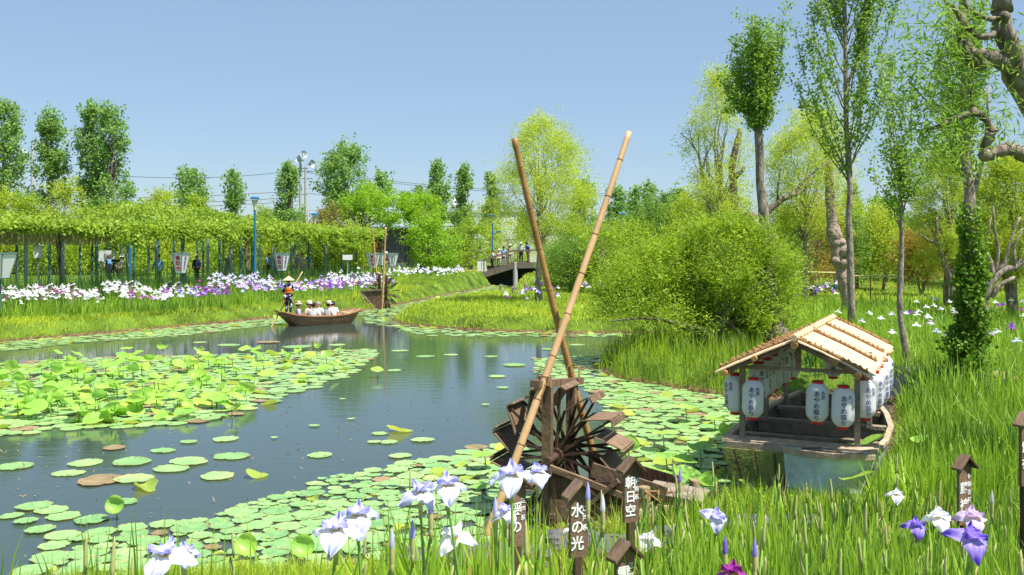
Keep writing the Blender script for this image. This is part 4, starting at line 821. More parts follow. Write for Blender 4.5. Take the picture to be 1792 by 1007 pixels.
def lamp(px, pytop, Y, label, armx=None):
    t = P(px, pytop, Y); g = gz(t.x, Y); o = empty('street_lamp', (t.x, Y, g), label, 'street lamp', 'blue park lamps'); H = t.z-g; s = .9 if Y < 60 else 1
    m = MB(); m.tube([(0, 0, -.1), (0, 0, H-.75)], [.075, .06], 10); m.build('post', bluep, o)
    m = MB(); m.lathe([(.07, H-.8), (.09, H-.6), (.21, H-.2), (.2, H-.2), (.08, H-.55)], 14); m.build('lamp_holder', M('pale lamp glass', (.6, .62, .45), (.5, .5, .35), .3), o)
    m = MB(); m.lathe([(.001, H), (.16, H-.01), (.27, H-.07), (.28, H-.13), (.22, H-.15), (.001, H-.14)], 16); m.build('cap', bluep, o)
    if armx: m = MB(); m.tube([(0, 0, H-1.7), (armx, 0, H-1.6)], .04, 6); m.box((armx, 0, H-1.55), (.35, .2, .14)); m.build('side_arm', bluep, o)
    return o
lamp(446, 344, 57, 'tall blue park lamp rising through the pergola leaves'); lamp(551, 373, 72, 'small blue park lamp behind the right half of the pergola')
lamp(862, 375, 86, 'blue park lamp at the left of the footbridge', .55); lamp(1089, 372, 80, 'blue park lamp rising over the bushes right of the white flat building'); lamp(1461, 352, 62, 'blue park lamp half hidden by the knobbly trunk')
for px, a, b, Y, lb in ((1393, 449, 468, 58, 'short bright blue post behind the willow bush'), (1578, 398, 440, 60, 'blue post glimpsed behind the slender leaning tree'), (227, 428, 475, 62, 'slim blue post behind the pergola')):
    t = P(px, a, Y); g = gz(t.x, Y); m = MB(); m.tube([(t.x, Y, g-.1), (t.x, Y, t.z-.1), (t.x, Y, t.z)], [.11, .11, .07], 10); tag(m.build('blue_post', bluep), lb, 'post')
# utility poles and wires
def upole(px, pytop, Y, label, horns=(), arm=()):
    t = P(px, pytop, Y); g = 1.1; o = empty('utility_pole', (t.x, Y, g), label, 'utility pole'); H = t.z-g
    m = MB(); m.tube([(0, 0, -.2), (0, 0, H)], [.24, .15], 10); m.build('pole', conc, o)
    for z in arm: m = MB(); m.box((0, 0, H-z), (1.7, .12, .12)); m.build('crossarm', greyp, o)
    for (x, z, a) in horns:
        m = MB(); d = Vector((cos(a), -.6, sin(a)*.3)).normalized(); c = Vector((x, -.2, H-z)); pts = [c, c+d*.3, c+d*.55, c+d*.8]; m.tube(pts, [.07, .12, .28, .5], 14, cap=False); m.tube([c+d*.55, c+d*.7], [.06, .08], 8); m.build('loudspeaker', horn, o)
    return o
upole(526, 281, 120, 'concrete utility pole with a cluster of loudspeakers, left one of two', ((-.6, .8, 2.6), (.2, -.4, 1.2), (.4, .1, 2.2), (.9, .5, .2)), (1.0, 4.2))
upole(535, 292, 122, 'plain concrete utility pole just right of the loudspeaker pole', (), (.6, 1.5)); upole(57, 250, 108, 'concrete utility pole with one loudspeaker between the left poplars', ((-.2, 1.2, 2.9),), (1.9, 5.5))
def wire(a, b, sag, label, r=.02):
    a = Vector(a); b = Vector(b); pts = [a.lerp(b, t)-Vector((0, 0, sag*4*t*(1-t))) for t in np.linspace(0, 1, 25)]; m = MB(); m.tube(pts, r, 4); tag(m.build('power_line', darkm), label, 'wire', 'overhead lines')
wr = .03
wire(P(57, 292, 108), P(526, 298, 120), 1.1, 'long overhead line from the left pole to the loudspeaker pole', wr); wire(P(-200, 285, 100), P(57, 292, 108), 1, 'overhead line leaving the left pole towards the left', wr)
for k, (a, b) in enumerate(((299, 332), (302, 336), (338, 372))): wire(P(536, a, 122), P(1300, b, 150), 1.6, ('upper', 'middle', 'lowest')[k]+' overhead line running right from the loudspeaker pole', wr)
for k, (a, b) in enumerate(((334, 339), (345, 350), (352, 357))): wire(P(-100, b, 140), P(526, a, 125), .8, ('upper', 'middle', 'lowest')[k]+' faint overhead line low behind the poplars on the left', wr)
# ---------------- buildings ----------------
hut_w = M('dark grey board wall', (.10, .11, .12), (.06, .065, .07), .8, 3); hut_r = M('blue grey roof tiles', (.30, .37, .42), (.2, .26, .3), .6, 6)
HY = 92; hx = XX(672, HY); o = empty('rest_hut', (hx, HY, gz(hx, HY)), 'grey walled rest hut with a low blue grey hipped roof behind the silk tree', 'hut'); g = gz(hx, HY); zE = CH+32/F*HY-g; zR = CH+66/F*HY-g
m = MB(); a, b = 4.0, 3.2; m.add([(-a, -b, zE), (a, -b, zE), (a, b, zE), (-a, b, zE), (-1.4, 0, zR), (1.4, 0, zR)], [[0, 1, 5, 4], [2, 3, 4, 5]], [[1, 2, 5], [3, 0, 4]]); m.box((0, 0, zE-.08), (2*a-.04, 2*b-.04, .12)); m.build('roof', hut_r, o)
for x0, x1, y_ in ((-2.0, -1.6, -2.2), (.2, 2.2, -2.2), (3.0, 3.2, -2.2), (-2.0, 3.2, 2.2)): m = MB(); m.box(((x0+x1)/2, y_, (zE-.15)/2), (x1-x0, .12, zE-.15)); m.build('wall', hut_w, o)
for k in range(7): m = MB(); m.box((1.2, -2.275, .25+k*.38), (1.98, .02, .03)); m.build('wall_batten', darkm, o)
m = MB(); m.box((2.62, -2.15, (zE-.15)/2), (.8, .05, zE-.2)); m.build('door', darkm, o)
m = MB(); m.box((0, -2.5, .05), (5.5, 4.5, .1)); m.build('plinth', conc, o)
m = MB(); m.box((-.7, 2.0, 1.8), (1.6, .05, 1.4)); m.build('wall_poster', M('ochre poster', (.5, .2, .06), (.35, .12, .05)), o)
def flatb(name, label, px0, px1, pytop, Y, mat_, wins=True, dep=14, seams=()):
    x0, x1 = XX(px0, Y), XX(px1, Y); zt_ = CH-(pytop-HZ)/F*Y; cx_ = (x0+x1)/2; o = empty(name, (cx_, Y, 1.0), label, 'building'); W_ = x1-x0; H = zt_-1.0
    m = MB(); m.box((0, dep/2, H/2), (W_, dep, H)); m.build('wall', mat_, o); m = MB(); m.box((0, dep/2, H+.15), (W_+.5, dep+.5, .3)); m.build('roof', conc, o)
    for s in seams: m = MB(); m.box((0, -.03, s*H), (W_, .05, .12)); m.build('wall_seam', greyp, o)
    if wins:
        n = int(W_/3.2)
        for k in range(n):
            f = MB(); f.box((-W_/2+1.6+k*3.2, -.04, H*.62), (1.5, .07, 1.3)); q = f.build('window', greyp, o); f = MB(); f.box((-W_/2+1.6+k*3.2, -.09, H*.62), (1.3, .03, 1.1)); f.build('pane', M('dark window glass', (.05, .07, .09), (.03, .04, .05), .1), q)
    return o
wb = M('white factory wall', (.72, .76, .79), (.66, .70, .73), .6, .3); cb = M('cream wall', (.66, .63, .55), (.6, .57, .48), .7, .5)
flatb('factory_building', 'long white flat roofed building behind the poplars left of the footbridge', 764, 905, 372, 175, wb, False, 20, (.42,)); flatb('white_house', 'white building part seen higher between the poplars', 776, 806, 350+14, 190, wb, False, 10)
flatb('cream_building', 'cream low building behind the bushes between the bamboo poles', 925, 1062, 402, 130, cb, True, 10)
Y = 185; t = P(795, 346, Y); o = empty('water_tank', (t.x, Y, 1.0), 'white cylindrical water tank on legs above the white building', 'water tank'); H = t.z-1
m = MB(); m.lathe([(.001, H), (.6, H-.1), (.72, H-.35), (.72, H-2.3), (.5, H-2.5), (.001, H-2.5)], 18); m.build('tank', whitep, o, smooth=True)
for k in range(4): m = MB(); m.tube([(.6*cos(k*pi/2+.7), .6*sin(k*pi/2+.7), H-2.4), (.9*cos(k*pi/2+.7), .9*sin(k*pi/2+.7), 0)], .07, 6); m.build('leg', whitep, o)
Y = 160; t = P(552, 392, Y); o = empty('tiled_house', (t.x, Y, 1.0), 'low house with a reddish brown roof glimpsed behind the pergola', 'house'); H = t.z-1
m = MB(); m.box((0, 0, H/2-.5), (9, 7, H-1)); m.build('wall', cb, o); m = MB(); m.add([(-5.5, -4.5, H-1.6), (5.5, -4.5, H-1.6), (5.5, 4.5, H-1.6), (-5.5, 4.5, H-1.6), (-4, 0, H+.2), (4, 0, H+.2)], [[0, 1, 5, 4], [2, 3, 4, 5]], [[1, 2, 5], [3, 0, 4]]); m.build('roof', M('red brown tiles', (.3, .12, .08), (.2, .08, .05)), o)
m = MB(); m.box((2, -3.55, H*.45), (1.6, .1, 1.2)); m.build('window', darkm, o)
# path by the bridge, litter bin, stakes, rails
m = MB(); pts = [W(770, 480, 1.2), (XX(850, 84), 84)]
ex = [gp(x, Y_) for x, Y_ in ((745, 88), (800, 85.5), (850, 84))]; ex2 = [gp(x, Y_) for x, Y_ in ((745, 94), (800, 92), (860, 90))]
m.grid([[(*p[:2], p[2]+.03) for p in ex], [(*p[:2], p[2]+.03) for p in ex2]]); tag(m.build('path', M('pale sandy path', (.55, .42, .28), (.45, .34, .22), .9, 3)), kind='structure')
x, y, g = gp(843, 83); o = empty('litter_bin', (x, y, g), 'white double litter bin at the foot of the bridge', 'bin')
for s in (-1, 1): m = MB(); m.box((s*.2, 0, .48), (.34, .4, .95)); m.build('box', whitep, o)
m = MB(); m.box((0, 0, .97), (.8, .45, .04)); m.build('lid', greyp, o)
for i, (px, py, Y, lb) in enumerate(((876, 497, 66, 'short dark pointed stake, leftmost of the three on the island'), (898, 500, 58, 'dark pointed stake in the middle of the three on the island'), (920, 494, 57, 'tallest dark pointed stake, right one of the three on the island'))):
    t = P(px, py, Y); g = gz(t.x, Y); m = MB(); m.tube([(t.x, Y, g-.2), (t.x, Y, t.z-.12), (t.x, Y, t.z)], [.09, .085, .01], 8); tag(m.build('wooden_stake', wood_g), lb, 'stake', 'stakes on the island')
for i, (a, b, lb) in enumerate(((P(1372, 476, 52), P(1484, 478, 52), 'pale bamboo rail left of the slim poplar trunk'), (P(1472, 483, 49), P(1576, 484, 48), 'pale bamboo rail running right to the slender leaning tree'), (P(1470, 484, 49), P(1484, 478, 52), 'short connecting bamboo rail between the two long rails'))):
    o = empty('bamboo_rail', a, lb, 'rail', 'bamboo rails'); d = b-Vector(a); m = MB(); m.tube([(0, 0, 0), d], .04, 8); m.build('rail', M('pale yellow bamboo', (.68, .6, .3), (.5, .42, .2), .5, 4), o)
    for q in (.05, .5, .95):
        pt = Vector(a)+d*q; g = gz(pt.x, pt.y); m = MB(); m.tube([d*q, d*q-Vector((0, 0, pt.z-g+.1))], .03, 6); m.build('post', wood_g, o)
# ---------------- trees ----------------
def T(name, label, px, Y, top, bot, wpx, kind, leaf, N, size, **k):
    a = TP(px, Y, top, bot, wpx); return tree(name, label, a['x'], a['y'], a['top'], a['width'], a['crown0'], kind, leaf, N=N, size=size, **k)
far = 'poplars on the horizon'
pk = dict(aspect=.8, trunk_r=.22, K=70)
T('poplar_tree', 'tall dark poplar cut by the left edge, leftmost of all', 6, 82, 178, 372, 84, 'poplar', L_pop, 9000, .22, rc=.62, **pk)
T('poplar_tree', 'tall narrow poplar right of the left utility pole', 90, 84, 203, 358, 58, 'poplar', L_pop, 6500, .22, rc=.55, **pk)
T('poplar_tree', 'tall twin-topped poplar, left half, third from the left', 160, 84, 184, 372, 52, 'poplar', L_pop, 6000, .22, rc=.55, **pk)
T('poplar_tree', 'tall twin-topped poplar, right half, with the broader foot', 195, 83, 188, 385, 72, 'poplar', L_pop, 7500, .22, rc=.6, **pk)
T('poplar_tree', 'broad mid-sized poplar above the yellow green bush on the left', 333, 118, 302, 372, 54, 'egg', L_pop, 3500, .3, rc=.8, **pk)
T('poplar_tree', 'small slim poplar standing alone between two lamps on the left', 411, 125, 302, 378, 32, 'poplar', L_pop, 2600, .3, rc=.55, **pk)
T('poplar_tree', 'two-pointed poplar left of the loudspeaker pole', 506, 110, 290, 395, 46, 'poplar', L_pop, 4500, .26, rc=.6, **pk)
T('poplar_tree', 'broadest full green poplar right of the loudspeaker poles', 605, 112, 261, 385, 88, 'egg', L_pop, 9500, .28, rc=.9, **pk)
T('poplar_tree', 'small poplar right of the broadest one, behind the silk tree', 664, 125, 308, 372, 34, 'egg', L_pop, 2600, .3, rc=.6, **pk)
T('poplar_tree', 'slim dark poplar left of the water tank', 767, 115, 290, 388, 36, 'poplar', L_pop, 4200, .28, rc=.55, **pk)
T('poplar_tree', 'slim dark poplar right of the water tank', 812, 118, 296, 396, 30, 'poplar', L_pop, 3600, .28, rc=.5, **pk)
T('poplar_tree', 'slim poplar behind the left side of the airy willow', 858, 122, 304, 420, 30, 'poplar', L_pop, 3600, .28, rc=.5, **pk)
T('poplar_tree', 'tiny poplar tip over the silk tree', 735, 150, 328, 365, 15, 'poplar', L_pop, 900, .35, rc=.5, **pk); T('poplar_tree', 'low rounded tree tip over the silk tree', 712, 150, 341, 365, 18, 'egg', L_pop, 900, .35, rc=.6, **pk)
for i, (px, top, w_, lb) in enumerate(((1022, 322, 40, 'poplar behind the right side of the airy willow'), (1080, 332, 42, 'poplar right of the right-leaning bamboo pole'), (1111, 336, 26, 'narrow poplar between two wider ones above the dark bushes'), (1138, 324, 34, 'tallest poplar of the group above the dark bushes'), (1165, 345, 28, 'faint poplar at the right end of the group above the dark bushes'), (1490, 330, 30, 'distant poplar left of the slim trunk gap'), (1537, 352, 34, 'distant poplar in the gap between the slim trunks'), (1562, 345, 30, 'distant poplar right of the slim trunk gap'), (1185, 325, 26, 'distant poplar near the bare topped tree'))):
    T('poplar_tree', lb, px, 118+i*2, top, 425, w_, 'egg' if w_ > 30 else 'poplar', L_pop, 3200, .3, rc=.6, group=far, **pk)
# yellow green crowns behind the pergola
for px, top, w_, Y, lf, lb in ((12, 335, 70, 72, L_yel, 'yellow green crown below the leftmost poplar'), (112, 318, 120, 74, L_yel, 'airy yellow green willow crown at the foot of the second poplar'), (60, 345, 60, 73, L_bush, 'low green crown left of the yellow green willow'), (205, 345, 60, 76, L_dark, 'green bush at the foot of the twin-topped poplar'), (285, 337, 85, 84, L_yel, 'yellow green rounded bush behind the pergola'), (345, 348, 50, 86, L_bush, 'green bush right of the yellow green rounded one'), (458, 362, 40, 95, L_bush, 'small bush left of the loudspeaker pole')):
    T('broadleaf_tree', lb, px, Y, top, 440, w_, 'egg', lf, 6500, .2, rc=.6, K=55, aspect=.4, trunk_r=.12, droop=.3)
T('silk_tree', 'wide flat-topped silk tree with feathery bright green layers in front of the hut', 662, 80, 333, 392, 150, 'flat', L_silk, 11000, .2, rc=.55, K=80, aspect=.5, trunk_r=.13, stems=3, depth=6, lift=.3)
T('silk_tree', 'right hand flat spreading crown of feathery green leaves behind the small waterwheel', 738, 82, 346, 392, 90, 'flat', L_silk, 6500, .2, rc=.5, K=50, aspect=.5, trunk_r=.12, stems=2, depth=5, lift=.3)
T('shrub', 'reddish brown rounded shrub behind the right end of the pergola', 585, 82, 371, 470, 135, 'mound', leafm('russet shrub leaf', (.27, .25, .03), (.13, .12, .02)), 9000, .17, rc=.7, K=70, aspect=.5, cat='shrub', low=0)
T('shrub', 'dark green shrub left of the hut wall', 620, 76, 402, 480, 60, 'mound', L_dark, 5000, .17, rc=.6, K=40, cat='shrub')
T('broadleaf_tree', 'round bright green tree with several thin trunks right of the hut', 756, 78, 386, 468, 105, 'egg', L_silk, 12000, .17, rc=.6, K=75, aspect=.6, trunk_r=.1, stems=3, core=1)
T('broadleaf_tree', 'green tree between the round bright tree and the footbridge', 826, 88, 392, 470, 80, 'egg', L_bush, 8000, .18, rc=.65, K=55, aspect=.45, stems=2, core=1)
T('broadleaf_tree', 'olive green tall bush in front of the white building', 800, 98, 380, 465, 60, 'egg', L_dark, 5500, .2, rc=.6, K=45, core=1)
T('willow_tree', 'big airy yellow green willow on the island behind the crossed bamboo poles', 944, 50, 208, 415, 205, 'egg', L_wil, 34000, .14, rc=.5, K=130, aspect=.26, droop=.5, trunk_r=.15, lift=.05, br=.3, z0=None, depth=6)
T('willow_tree', 'low green willow behind the footbridge people', 890, 100, 385, 450, 120, 'egg', L_wil, 7500, .2, rc=.75, K=60, aspect=.4, droop=.3)
for px, top, bot, w_, Y, lf, ll, lb in ((1008, 398, 500, 84, 66, L_bush, .14, 'rounded green bush between the two bamboo poles'), (1060, 408, 500, 90, 60, L_bush, .13, 'green bush right of the right bamboo pole'), (1000, 440, 500, 90, 62, L_dark, .12, 'darker low bush under the willow'), (1150, 362, 460, 110, 75, L_dark, .18, 'deep green rounded tree over the bushes'), (1215, 350, 470, 90, 70, L_yel, .16, 'yellow green tree at the foot of the bare topped tree'), (1265, 340, 470, 100, 66, L_bush, .15, 'tall green mass behind the willow bush'), (1110, 400, 480, 90, 70, L_bush, .15, 'green bush below the deep green tree'),
  (1420, 352, 485, 120, 55, L_red, .13, 'maple with orange and green leaves behind the willow bush'), (1372, 385, 485, 60, 50, L_dark, .12, 'dark bush behind the pollard trunk'), (1500, 368, 480, 80, 64, L_bush, .14, 'green bush between the slim trunks'), (1545, 375, 480, 85, 62, L_yel, .14, 'yellow green bush right of the slim trunks'), (1470, 395, 480, 70, 60, L_dark, .14, 'dark green bush behind the knobbly trunk'), (1612, 425, 482, 70, 56, L_red, .12, 'low reddish bush behind the slender leaning tree'), (1590, 400, 480, 90, 70, L_dark, .15, 'dark bush behind the reddish one'), (1690, 380, 480, 120, 66, L_bush, .15, 'green bush behind the ivy covered trunk'), (1770, 370, 490, 110, 62, L_bush, .15, 'green bush near the right edge'), (975, 440, 485, 34, 78, L_pop2, .14, 'bush at the right end of the bridge deck')):
    T('broadleaf_bush', lb, px, Y, top, bot, w_, 'mound', lf, 11000, ll*1.1, rc=.75, K=90, aspect=.45, trunk_r=.07, cat='bush', stems=3, core=1)
# grey green ornamental grass by the bridge
m = MB()
# dense bushes seen under the pergola and a far belt of trees closing the horizon
for i in range(14):
    px = -60+i*52; Y = 70+(i % 3)*4; T('hedge_bush', ['leafy', 'rounded', 'tall'][i % 3]+' green bush seen under the pergola, number of them side by side', px, Y, 404+(i*7 % 13), 478, 85, 'mound', [L_bush, L_yel, L_dark][i % 3] if i % 4 else L_bush, 5500, .19, rc=.75, K=55, aspect=.5, cat='bush', stems=3, core=1, group='bushes behind the pergola').__setitem__('label', 'green bush seen between the posts behind the pergola')
for i in range(30):
    px = -500+i*95+random.uniform(-20, 20); Y = 200+random.uniform(-15, 30); T('distant_tree', 'distant green tree in the belt along the horizon', px, Y, random.uniform(378, 398), 425, 130, 'mound', [L_dark, L_pop, L_bush][i % 3], 1500, .65, rc=1.6, K=30, cat='tree', core=1, group='distant tree belt', trunk_r=.25, z0=1)
# the big willow bush
T('willow_bush', 'large spreading willow bush leaning over the pond on the right', 1235, 28, 398, 612, 330, 'egg', L_bush, 56000, .155, rc=.36, K=210, outline=[(1052, 548), (1045, 505), (1072, 478), (1110, 440), (1165, 415), (1220, 394), (1285, 388), (1335, 408), (1366, 440), (1374, 520), (1358, 575), (1335, 590), (1275, 588), (1225, 570), (1165, 552), (1100, 560)], aspect=.2, droop=-.1, trunk_r=.16, stems=5, depth=5.0, core=1, cat='bush', z0=.2, br=.28, low=.02)
T('willow_bush', 'right lobe of the spreading willow bush behind the dark stump', 1345, 29.5, 445, 600, 105, 'egg', L_bush, 17000, .15, rc=.4, K=90, aspect=.2, trunk_r=.12, stems=3, depth=2.5, core=1, cat='bush', z0=.25)
b = MB(); p0 = P(1300, 622, 27.5)
for pts in ([(1335, 640, 27), (1290, 610, 27), (1225, 575, 26.8), (1160, 560, 26.5), (1120, 557, 26.3), (1070, 562, 26)], [(1310, 640, 27), (1240, 590, 27), (1180, 568, 27), (1130, 548, 27)], [(1330, 640, 27), (1300, 590, 27.3), (1250, 540, 27.5), (1200, 500, 27.5)]):
    q = [P(*s)-p0 for s in pts]; b.tube(q, np.linspace(.09, .02, len(q)), 7)
lo = empty('willow_limb', p0, 'dark low limbs of the bush reaching left over the reeds', 'branch'); b.build('limb', bark_w, lo, smooth=True)
lv = MB(); C = []
for pts in ((1225, 575), (1190, 562), (1160, 556), (1120, 548), (1085, 550), (1065, 545), (1150, 530), (1110, 520), (1090, 500)): 
    c = P(pts[0], pts[1], 26.6)-p0; C.append(np.array(c)+rng.normal(size=(500, 3))*[.38, .5, .2])
leaves(lv, np.vstack(C)+[0, 0, .1], .12, .24); lv.build('foliage', L_bush, lo)
# pollard poplar with tufted crown
def trunk_pts(l): return [tuple(P(*s)) for s in l]
def limbs(o, specs, mat_, name='limb', n=8):
    for pts, r0, r1 in specs:
        q = [P(*s)-o.location for s in pts]; m = MB(); k = len(q); qq = []; rr = []
        for i in range(k-1):
            for t in (0, .5): qq.append(q[i].lerp(q[i+1], t)+Vector(rng.normal(size=3)*r0*.12)); rr.append(lerp(r0, r1, (i+t)/(k-1))*(1+rng.uniform(-.1, .16)))
        qq.append(q[-1]); rr.append(r1); m.tube(qq, rr, n); m.build(name, mat_, o, smooth=True)
def sprays(o, segs, leaf, n, size, aspect, spread, droop=.0, name='foliage'):
    """leaves along line segments given in world points"""
    m = MB()
    for a, b, s in segs:
        a = np.array(P(*a)-o.location); b = np.array(P(*b)-o.location); k = int(n*s); t = rng.uniform(0, 1, k)[:, None]
        c = a*(1-t)+b*t+rng.normal(size=(k, 3))*spread*s**.3; c[:, 2] -= np.abs(rng.normal(size=k))*droop; leaves(m, c, size, aspect, droop)
    m.build(name, leaf, o)
def bare(name, px, pyb, Y, label, cat='tree'): x = XX(px, Y); g = gz(x, Y); return empty(name, (x, Y, g-.05), label, cat)
def upright(o, stems_, leaf, bk, n, size, aspect, spread, sub=7, subl=.9, r=.03, tw=.35):
    """long upright shoots from given px lines, each with side twigs carrying leaves"""
    m = MB(); f = MB(); C = []; TW = []
    for pts, dens in stems_:
        q = np.array([P(*s)-o.location for s in pts]); kk = np.linspace(0, len(q)-1, 14); q = np.stack([np.interp(kk, range(len(q)), q[:, j]) for j in range(3)], 1); q[1:-1] += rng.normal(size=(12, 3))*.02
        m.tube(q, np.linspace(r, r*.25, 14), 6)
        for _ in range(int(sub*dens)):
            i = rng.integers(1, 14); st = q[i]; d = rng.normal(size=3)*tw; d[2] = abs(d[2])*.6+.75; e = st+d*subl*rng.uniform(.4, 1); TW.append((st, e))
        t = rng.uniform(.25, 1, int(n*.35*dens)); i = (t*13).astype(int); C.append(q[i]+rng.normal(size=(len(t), 3))*spread*.8)
    for st, e in TW:
        m.tube([st, (st+e)/2+rng.normal(size=3)*.03, e], [r*.35, r*.25, r*.1], 4, cap=False); k = max(3, int(n*.65*sum(d for _, d in stems_)/len(TW))); t = rng.uniform(.1, 1.05, k)[:, None]; C.append(st*(1-t)+e*t+rng.normal(size=(k, 3))*spread)
    leaves(f, np.vstack(C), size, aspect, .1); m.build('branch', bk, o, smooth=True); f.build('crown', leaf, o)
o = bare('pollard_poplar', 1341, 590, 30, 'poplar with bare grey trunk and dense tufted crown rising behind the willow bush')
limbs(o, [([(1342, 600, 30), (1342, 480, 30), (1338, 400, 30), (1333, 320, 30), (1328, 240, 30), (1328, 180, 30)], .19, .11)], bark, 'trunk', 12)
St = []
for i in range(19):
    a = rng.uniform(0, 2*pi); R_ = rng.uniform(.2, 1.0); ty = rng.uniform(60, 150); dx = cos(a)*60*R_; ty = 40+(110*(abs(dx)/60)**2)+rng.uniform(0, 80)
    St.append(([(1328, 245-rng.uniform(0, 30), 30), (1328+dx*.55, 210-rng.uniform(0, 30), 30+sin(a)*R_*.8), (1328+dx*.95, lerp(ty, 190, .45), 30+sin(a)*R_), (1328+dx, ty, 30+sin(a)*R_)], 1))
St += [([(1328, 220, 30), (1322, 120, 30), (1318, 18, 30)], 1.2), ([(1335, 220, 30), (1366, 130, 30), (1371, 28, 30)], 1.0), ([(1320, 230, 30), (1292, 130, 30), (1290, 55, 30)], 1.1)]
upright(o, St, L_pop2, bark, 620, .085, .85, .11, 8, .75, .022)
# slim tall poplar
o = bare('slim_poplar', 1490, 582, 32, 'tall slim poplar with a thin straight trunk passing just right of the thatched roof ridge')
limbs(o, [([(1491, 590, 32), (1489, 480, 32), (1487, 380, 32), (1484, 280, 32), (1480, 150, 32), (1477, 20, 32), (1475, -120, 32)], .13, .05)], bark, 'trunk', 10)
St = []
for i in range(30):
    h = rng.uniform(40, 320); s = rng.choice([-1, 1]); L = rng.uniform(140, 260); wx = s*rng.uniform(25, 95)*(1.0 if h > 120 else .8); dz = rng.normal()*.8
    St.append(([(1483, h, 32), (1483+wx*.55, h-L*.4, 32+dz*.6), (1483+wx*.85, h-L*.72, 32+dz), (1483+wx, h-L, 32+dz)], 1))
upright(o, St, L_pop2, bark, 520, .09, .85, .1, 9, .8, .024, .3)
# knobbly trunk
o = bare('knobbly_tree', 1482, 548, 41, 'leafless lower half of a pinkish brown trunk with swollen knobs, left of the slim poplar')
kn = [(1485, 552), (1483, 520), (1478, 500), (1474, 484), (1471, 470), (1466, 450), (1463, 430), (1460, 415), (1456, 390), (1453, 350), (1451, 300), (1449, 270)]; kr = [.27, .23, .21, .27, .21, .29, .25, .33, .22, .2, .18, .14]
m = MB(); q = []; rr = []
for i in range(len(kn)-1):
    for t in (0, .33, .66): q.append(P(lerp(kn[i][0], kn[i+1][0], t), lerp(kn[i][1], kn[i+1][1], t), 41)-o.location); rr.append(lerp(kr[i], kr[i+1], t)*rng.uniform(.9, 1.1))
m.tube(q, rr, 14)
for px, py, r in ((1478, 440, .3), (1481, 447, .17), (1463, 457, .22), (1475, 460, .25), (1473, 425, .2), (1462, 425, .22), (1476, 492, .15), (1456, 405, .18)):
    c = P(px, py, 41-.12)-o.location; a = np.linspace(0, pi, 7); m.lathe([(max(.001, r*sin(t)), r*cos(t)) for t in a], 10, c)
m.build('trunk', bark_p, o, smooth=True)
sprays(o, [((1449, 300, 41), (1440, 180, 41), 1), ((1452, 290, 41), (1470, 200, 41), 1), ((1448, 320, 41), (1425, 240, 41), .8)], L_wil, 1700, .16, .2, .6, .5)
# slender leaning tree
o = bare('slender_tree', 1585, 655, 23, 'slender young tree with a thin leaning grey trunk forking above the blue post')
limbs(o, [([(1588, 665, 23), (1584, 610, 23), (1577, 560, 23), (1573, 520, 23), (1577, 470, 23), (1578, 420, 23), (1577, 365, 23), (1578, 340, 23)], .085, .05)], bark, 'trunk', 8)
St = []
for px_, h, tx, ty in ((1578, 390, 1545, 250), (1578, 360, 1560, 180), (1578, 350, 1585, 210), (1578, 380, 1612, 240), (1578, 345, 1600, 130), (1577, 400, 1525, 290), (1578, 340, 1555, 110), (1578, 350, 1540, 100), (1578, 370, 1620, 290), (1578, 345, 1570, 260), (1578, 345, 1592, 280), (1565, 300, 1550, 200)):
    St.append(([(px_, h, 23), ((px_*2+tx)/3, h-(h-ty)*.35, 23+rng.normal()*.3), ((px_+tx*4)/5, h-(h-ty)*.75, 23+rng.normal()*.4), (tx, ty, 23+rng.normal()*.4)], 1))
upright(o, St, L_pop2, bark, 330, .075, .8, .1, 8, .6, .016, .35)
# ivy covered trunk
o = bare('ivy_clad_poplar', 1690, 690, 20, 'tall poplar near the right edge with its lower trunk wrapped in ivy')
limbs(o, [([(1692, 705, 20), (1692, 600, 20), (1698, 500, 20), (1700, 420, 20), (1698, 340, 20), (1693, 270, 20), (1690, 180, 20), (1690, 80, 20), (1686, -60, 20)], .15, .08), ([(1700, 350, 20), (1716, 300, 20.2), (1726, 240, 20.2), (1730, 150, 20.3)], .06, .03)], bark, 'trunk', 12)
m = MB(); n = 10000; t = rng.beta(1, 1.7, n); py = 700-350*t; px = np.interp(py, [340, 420, 500, 600, 700], [1698, 1700, 1698, 1692, 1692]); a = rng.uniform(0, 2*pi, n); rad = (.16+np.interp(py, [350, 420, 560, 640, 700], [.02, .07, .12, .2, .15])*np.abs(rng.normal(size=n))**.8)*(1+.6*noise2(py*.035, np.cos(a)*1.5, 2, 31))
C = np.column_stack([(px-CX)/F*20+rad*np.cos(a), 20+rad*np.sin(a)*.9, CH-(py-HZ)/F*20])-np.array(o.location); leaves(m, C, .085, .85, .15); m.build('ivy', L_ivy, o)
St = []
for i in range(26):
    h = rng.uniform(60, 370); s = rng.choice([-1, 1]); tx = 1692+s*rng.uniform(12, 60); L = rng.uniform(60, 170); St.append(([(1693, h, 20), ((1693+tx*2)/3, h-L*.5, 20+rng.normal()*.3), (tx, h-L, 20+rng.normal()*.4)], 1))
upright(o, St, L_pop2, bark, 170, .075, .85, .08, 5, .45, .014)
